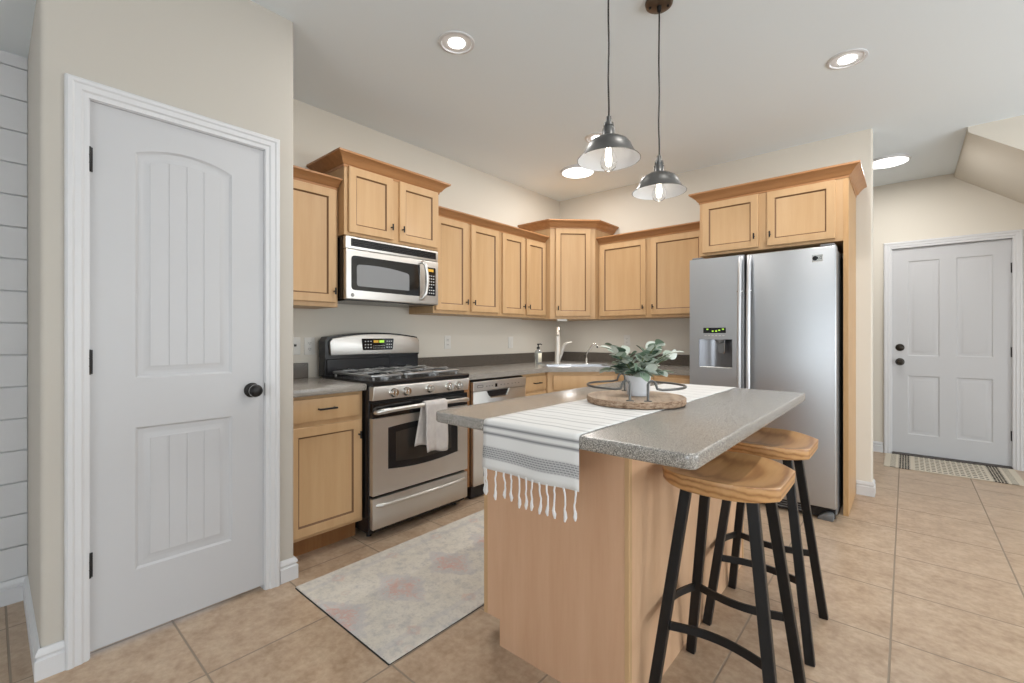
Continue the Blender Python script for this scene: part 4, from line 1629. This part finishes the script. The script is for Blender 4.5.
for i in range(21):
    az = 2 * PI * i * .382 + rp.uniform(-.25, .25)
    el = rp.uniform(.0, 1.35)
    L_ = rp.uniform(.125, .165) if el > .6 else rp.uniform(.075, .105)
    p = Vector((.022 * math.cos(az), .022 * math.sin(az), .068))
    dv = Vector((math.cos(az) * math.cos(el), math.sin(az) * math.cos(el), .75 + math.sin(el))).normalized()
    pts = []
    for k in range(7):
        pts.append(p.copy())
        p = p + dv * (L_ / 6)
        dv = (dv + Vector((math.cos(az) * .10, math.sin(az) * .10, -.09))).normalized()
    tube(bs, pts, [.0022] * 6 + [.001], 5)
    for k in range(2, 7):
        if k > 2 or rp.random() > .4:
            dd = (pts[k] - pts[k - 1]).normalized()
            for sgn in ((-1, 1) if k < 6 else (0,)):
                side = dd.cross(Vector((0, 0, 1))).normalized() if abs(dd.z) < .98 else Vector((1, 0, 0))
                ldir = dd * .5 + side * sgn * .9 + Vector((rp.uniform(-.4, .4), rp.uniform(-.4, .4), rp.uniform(-.35, .35)))
                nn = Vector((rp.uniform(-.6, .6), rp.uniform(-.6, .6), 1)).normalized()
                if abs(ldir.normalized().dot(nn)) > .9:
                    nn = Vector((1, 0, .2)).normalized()
                leaf(bl, pts[k], ldir, nn, rp.uniform(.042, .056), rp.uniform(.034, .046), min(1, max(0, rp.choice([.08, .3, .5, .7, .85, .95, 1.0]) + rp.uniform(-.08, .08))))
make('stems', bs, 'stem', pt)
make('leaves', bl, 'leaf', pt, 80)

# ------------------------------------------------------------------ stools
def make_stool(label, loc):
    t = thing('bar_stool', label, 'stool', loc, 0, 'bar stools at the island')
    zt = .785
    # seat: rounded sides, flat-cut ends, scooped along its length
    b = NB()
    hw, hl = .172, .205
    nx, ny = 20, 24
    def half_len(x):
        u = abs(x) / hw
        return hl - .095 * u ** 2.6
    def top(x, y):
        u, v = x / hw, y / hl
        return zt - .004 - .019 * (1 - min(1, abs(v)) ** 2.0) * (1 - .35 * abs(u) ** 3)
    def bot(x, y):
        u, v = x / hw, y / hl
        return zt - .053 - .006 * (1 - v * v) + .003 * abs(u) ** 4
    T, B = [], []
    for i in range(nx + 1):
        x = -hw + 2 * hw * i / nx
        H = half_len(x)
        T.append([b.verts.new((x, -H + 2 * H * j / ny, top(x, -H + 2 * H * j / ny))) for j in range(ny + 1)])
        B.append([b.verts.new((x * .985, (-H + 2 * H * j / ny) * .985, bot(x, -H + 2 * H * j / ny))) for j in range(ny + 1)])
    for i in range(nx):
        for j in range(ny):
            b.faces.new((T[i][j], T[i + 1][j], T[i + 1][j + 1], T[i][j + 1]))
            b.faces.new((B[i][j], B[i][j + 1], B[i + 1][j + 1], B[i + 1][j]))
        for j in (0, ny):
            b.faces.new((T[i][j], B[i][j], B[i + 1][j], T[i + 1][j]))
    for i in (0, nx):
        for j in range(ny):
            b.faces.new((T[i][j], T[i][j + 1], B[i][j + 1], B[i][j]))
    bmesh.ops.recalc_face_normals(b, faces=b.faces[:])
    es = [e for e in b.edges if len(e.link_faces) == 2 and e.calc_face_angle(0) > R(50)]
    bmesh.ops.bevel(b, geom=es, offset=.004, offset_type='OFFSET', segments=2, profile=.5, affect='EDGES')
    make('seat', b, 'stool_wood', t, 40)
    b = NB()
    bx(b, -.110, .110, -.115, .115, .722, .730, .001)
    make('mounting_plate', b, 'stool_metal', t)
    tops = .095
    for sx_ in (-1, 1):
        for sy_ in (-1, 1):
            b = NB()
            bar(b, (sx_ * .182, sy_ * .182, 0), (sx_ * tops, sy_ * .098, .725), .032, .024, (1, 0, 0), bev=.002)
            make('leg', b, 'stool_metal', t)
    # footrest ring: flat bar bowed outward on each side
    b = NB()
    zr = .275
    kx_ = .182 + (tops - .182) * zr / .725
    ky_ = .182 + (.098 - .182) * zr / .725
    n = 12
    pts = []
    for sx0, sy0, sx1, sy1, ox, oy, bw in ((1, -1, -1, -1, 0, 1, .036), (-1, -1, -1, 1, -1, 0, .040), (-1, 1, 1, 1, 0, -1, .036)):
        for k in range(n + (1 if bw < .05 and sy0 > 0 else 0)):
            u = k / n
            bow = bw * math.sin(PI * u)
            pts.append(((sx0 + (sx1 - sx0) * u) * kx_ + ox * bow, (sy0 + (sy1 - sy0) * u) * ky_ + oy * bow))
    N = len(pts)
    rings = []
    for i, p in enumerate(pts):
        a, c = Vector(pts[max(i - 1, 0)]), Vector(pts[min(i + 1, N - 1)])
        d = (c - a).normalized()
        nn = Vector((d.y, -d.x))
        q = Vector(p)
        rings.append([b.verts.new((q.x + nn.x * o, q.y + nn.y * o, zr + z)) for o, z in ((.004, -.013), (.004, .013), (-.004, .013), (-.004, -.013))])
    for i in range(N - 1):
        A, B_ = rings[i], rings[i + 1]
        for k in range(4):
            b.faces.new((A[k], A[(k + 1) % 4], B_[(k + 1) % 4], B_[k]))
    b.faces.new(rings[0]); b.faces.new(rings[-1])
    make('footrest_ring', b, 'stool_metal', t, 40)
    return t


st = make_stool('nearer wooden saddle-seat bar stool with black legs, by the near corner of the island', (-.437, 1.572, 0))
s2 = copy_tree(st)
s2.location = (-.446, 2.148, 0)
s2['label'] = 'farther wooden saddle-seat bar stool with black legs, next to the refrigerator'

# ------------------------------------------------------------------ rugs
b = NB()
n = 60
x0, x1, y0, y1 = -.385, .385, 0, 2.25
bx(b, x0, x1, y0, y1, .002, .010, .003)
rug = tag(make('rug', b, 'rug'), 'faded cream and grey runner rug between the range and island', 'rug')
rug.location = (-1.806, .958, 0); 
b = NB(); bx(b, x0 + .001, x1 - .001, y0 - .003, y1 + .003, .0005, .0035); make('backing', b, 'rug_back', rug)

b = NB(); bx(b, -.445, .445, -.295, .295, .001, .008, .002)
mt = tag(make('door_mat', b, 'mat_cloth'), 'cream and black patterned mat in front of the entry door', 'mat')
mt.location = (.288, 5.712, 0)

# ------------------------------------------------------------------ pendants
def make_pendant(label, loc, zrim):
    t = thing('pendant_lamp', label, 'pendant lamp', (loc[0], loc[1], ZC), 0, 'pendants over the island')
    z = zrim - ZC
    b = NB(); lathe(b, [(0, 0), (.062, 0), (.063, -.004), (.060, -.016), (.052, -.022), (0, -.024)], n=32)
    cn = make('canopy', b, 'canopy', t, 40)
    for k in (-1, 1):
        b = NB(); lathe(b, [(0, -.020), (.006, -.022), (.006, -.028), (0, -.030)], (.035 * k, .02 * k, 0), 10); make('screw', b, 'hw', cn)
    b = NB(); lathe(b, [(0, -.022), (.011, -.024), (.009, -.045), (0, -.047)], n=14); make('cord_grip', b, 'hw', cn)
    b = NB()
    pts = [(.0012 * math.sin(k * .9), .0012 * math.cos(k * 1.3), -.03 + (z + .155 + .03) * k / 16) for k in range(17)]
    tube(b, pts, .0038, 8); make('cord', b, 'hw', t, 60)
    b = NB()
    lathe(b, [(0, z + .165), (.010, z + .165), (.012, z + .142), (.019, z + .140), (.0205, z + .128), (.0185, z + .127), (.0185, z + .120), (.0235, z + .118), (.0235, z + .088), (.027, z + .082), (0, z + .082)], n=24)
    make('socket', b, 'shade', t, 40)
    b = NB()
    out = [(.024, z + .086), (.050, z + .080), (.074, z + .066), (.086, z + .050), (.090, z + .040), (.104, z + .012), (.120, z + .0), (.1215, z - .003)]
    inn = [(.1195, z - .003), (.118, z + .0015), (.1015, z + .0135), (.0875, z + .041), (.0835, z + .049), (.072, z + .064), (.049, z + .0775), (.024, z + .082)]
    lathe(b, out, n=48); lathe(b, inn, n=48, mi=1)
    lathe(b, [(.1215, z - .003), (.1195, z - .003)], n=48)
    make('shade', b, ['shade', 'shade_in'], t, 40)
    b = NB()
    lathe(b, [(.012, z + .07), (.013, z + .050), (.020, z + .030), (.030, z + .004), (.032, z - .012), (.027, z - .032), (.015, z - .043), (0, z - .046)], n=24)
    bb = make('bulb', b, 'lamp_glass', t, 60)
    b = NB()
    for k in range(4):
        a = PI / 2 * k
        tube(b, [(.006 * math.cos(a), .006 * math.sin(a), z + .045), (.010 * math.cos(a + .3), .010 * math.sin(a + .3), z - .004), (.006 * math.cos(a + .6), .006 * math.sin(a + .6), z - .026)], .0013, 5)
    make('filament', b, 'filament', bb)
    l = bpy.data.lights.new('bulb_glow', 'POINT'); l.energy = 0.8; l.color = (1, .96, .9); l.shadow_soft_size = .003
    lo = bpy.data.objects.new('bulb_glow', l); COL.objects.link(lo); lo.parent = t; lo.location = (0, 0, z + .058)
    return t


make_pendant('nearer dark grey barn-shade pendant lamp, the larger-looking one over the island', (-.876, 1.585), 1.889)
make_pendant('farther dark grey barn-shade pendant lamp, the one nearer the refrigerator', (-.868, 2.045), 1.872)

# ------------------------------------------------------------------ ceiling lights
WARM = (1.0, .965, .92)


def can_light(label, x, y, power=8.4):
    t = thing('recessed_light', label, 'ceiling light', (x, y, ZC), 0, 'recessed ceiling lights')
    b = NB(); lathe(b, [(.096, 0), (.094, -.005), (.082, -.007), (.078, -.003), (.078, -.0005)], n=40); make('trim_ring', b, 'white', t, 50)
    b = NB(); lathe(b, [(.078, -.001), (.074, -.0018), (.045, -.0022), (0, -.0022)], n=40); make('reflector', b, 'shade_in', t, 50)
    b = NB(); lathe(b, [(.044, -.0024), (.042, -.006), (.03, -.008), (0, -.009)], n=32); make('lens', b, 'led', t, 50)
    o = area('recessed_glow', (0, 0, -.012), (0, 0, 0), .09, .09, power, WARM, 'DISK')
    o.parent = t


def disc_light(label, x, y, power=6):
    t = thing('disc_light', label, 'ceiling light', (x, y, ZC), 0, 'flush disc ceiling lights')
    b = NB(); lathe(b, [(.160, 0), (.160, -.010), (.152, -.018), (.145, -.019)], n=48); make('rim', b, 'white', t, 50)
    b = NB(); lathe(b, [(.146, -.017), (.10, -.021), (0, -.022)], n=48); make('diffuser', b, 'led_disc', t, 60)
    o = area('disc_glow', (0, 0, -.03), (0, 0, 0), .26, .26, power, (1, .975, .94), 'DISK')
    o.parent = t


can_light('round recessed ceiling light nearest the pantry', -1.80, 1.628)
can_light('round recessed ceiling light nearest the wall above the refrigerator', -.25, 3.16)
can_light('round recessed ceiling light half hidden behind the nearer pendant shade', -1.83, 3.13)
can_light('added unseen recessed ceiling light over the near side of the stools', -.25, 1.628)  # out of view, added to complete the grid and kept for its light
disc_light('flush white disc ceiling light beside the nearer pendant', -2.337, 3.640)
disc_light('flush white disc ceiling light in the entry hall', -.125, 5.235, 12)

# ------------------------------------------------------------------ wall plates and small things
def plate(name, label, loc, rot, kind):
    t = thing(name, label, 'outlet' if kind == 'outlet' else 'switch', loc, rot)
    b = NB(); bx(b, -.036, .036, -.006, 0, -.058, .058, .003, 2)
    make('cover_plate', b, 'plate', t)
    if kind == 'outlet':
        for z in (-.020, .020):
            b = NB(); bx(b, -.016, .016, -.008, -.005, z - .0145, z + .0145, .002)
            s = make('socket', b, 'plate', t)
            b = NB()
            for x in (-.0065, .0065):
                bx(b, x - .0013, x + .0013, -.0086, -.0075, z - .003, z + .006)
            lathe(b, [(.0022, -.0086), (0, -.0086)], (0, 0, z - .009), 8, 'y')
            make('slots', b, 'slot', s)
    elif kind == 'rocker':
        for x in ((0,)):
            b = NB(); bx(b, x - .0165, x + .0165, -.0095, -.005, -.034, .034, .002); make('rocker', b, 'plate', t)
    elif kind == 'toggle':
        b = NB(); bx(b, -.006, .006, -.018, -.005, -.004, .012, .002); make('toggle', b, 'slot', t)
    return t


plate('light_switch', 'white switch plate beside the pantry corner, left of the outlet', (XW, 1.318, 1.135), R(90), 'toggle')
plate('wall_outlet', 'white outlet just left of the range backguard', (XW, 1.415, 1.132), R(90), 'outlet')
plate('wall_outlet', 'white outlet on the wall above the dishwasher counter', (XW, 2.632, 1.145), R(90), 'outlet')
plate('light_switch', 'white switch plate left of the soap bottle', (XW, 3.470, 1.135), R(90), 'rocker')
plate('wall_outlet', 'white outlet on the wall behind the eucalyptus', (-2.182, YB, 1.155), 0, 'outlet')

uc = tag(make('under_cabinet_light', (lambda b: (bx(b, -.05, .05, -.03, .03, -.022, -.0005, .004), b)[1])(NB()), 'plate'), 'small white light box under the corner wall cabinet', 'light')
uc.location = (-2.60, 3.76, 1.37); uc.rotation_euler = (0, 0, R(45))
ug = area('added_cabinet_fill', (-2.55, 3.80, 1.338), (0, 0, R(45)), .10, .06, 1.6, (1, .97, .93))  # added glow to lift the dim walls under the cabinets
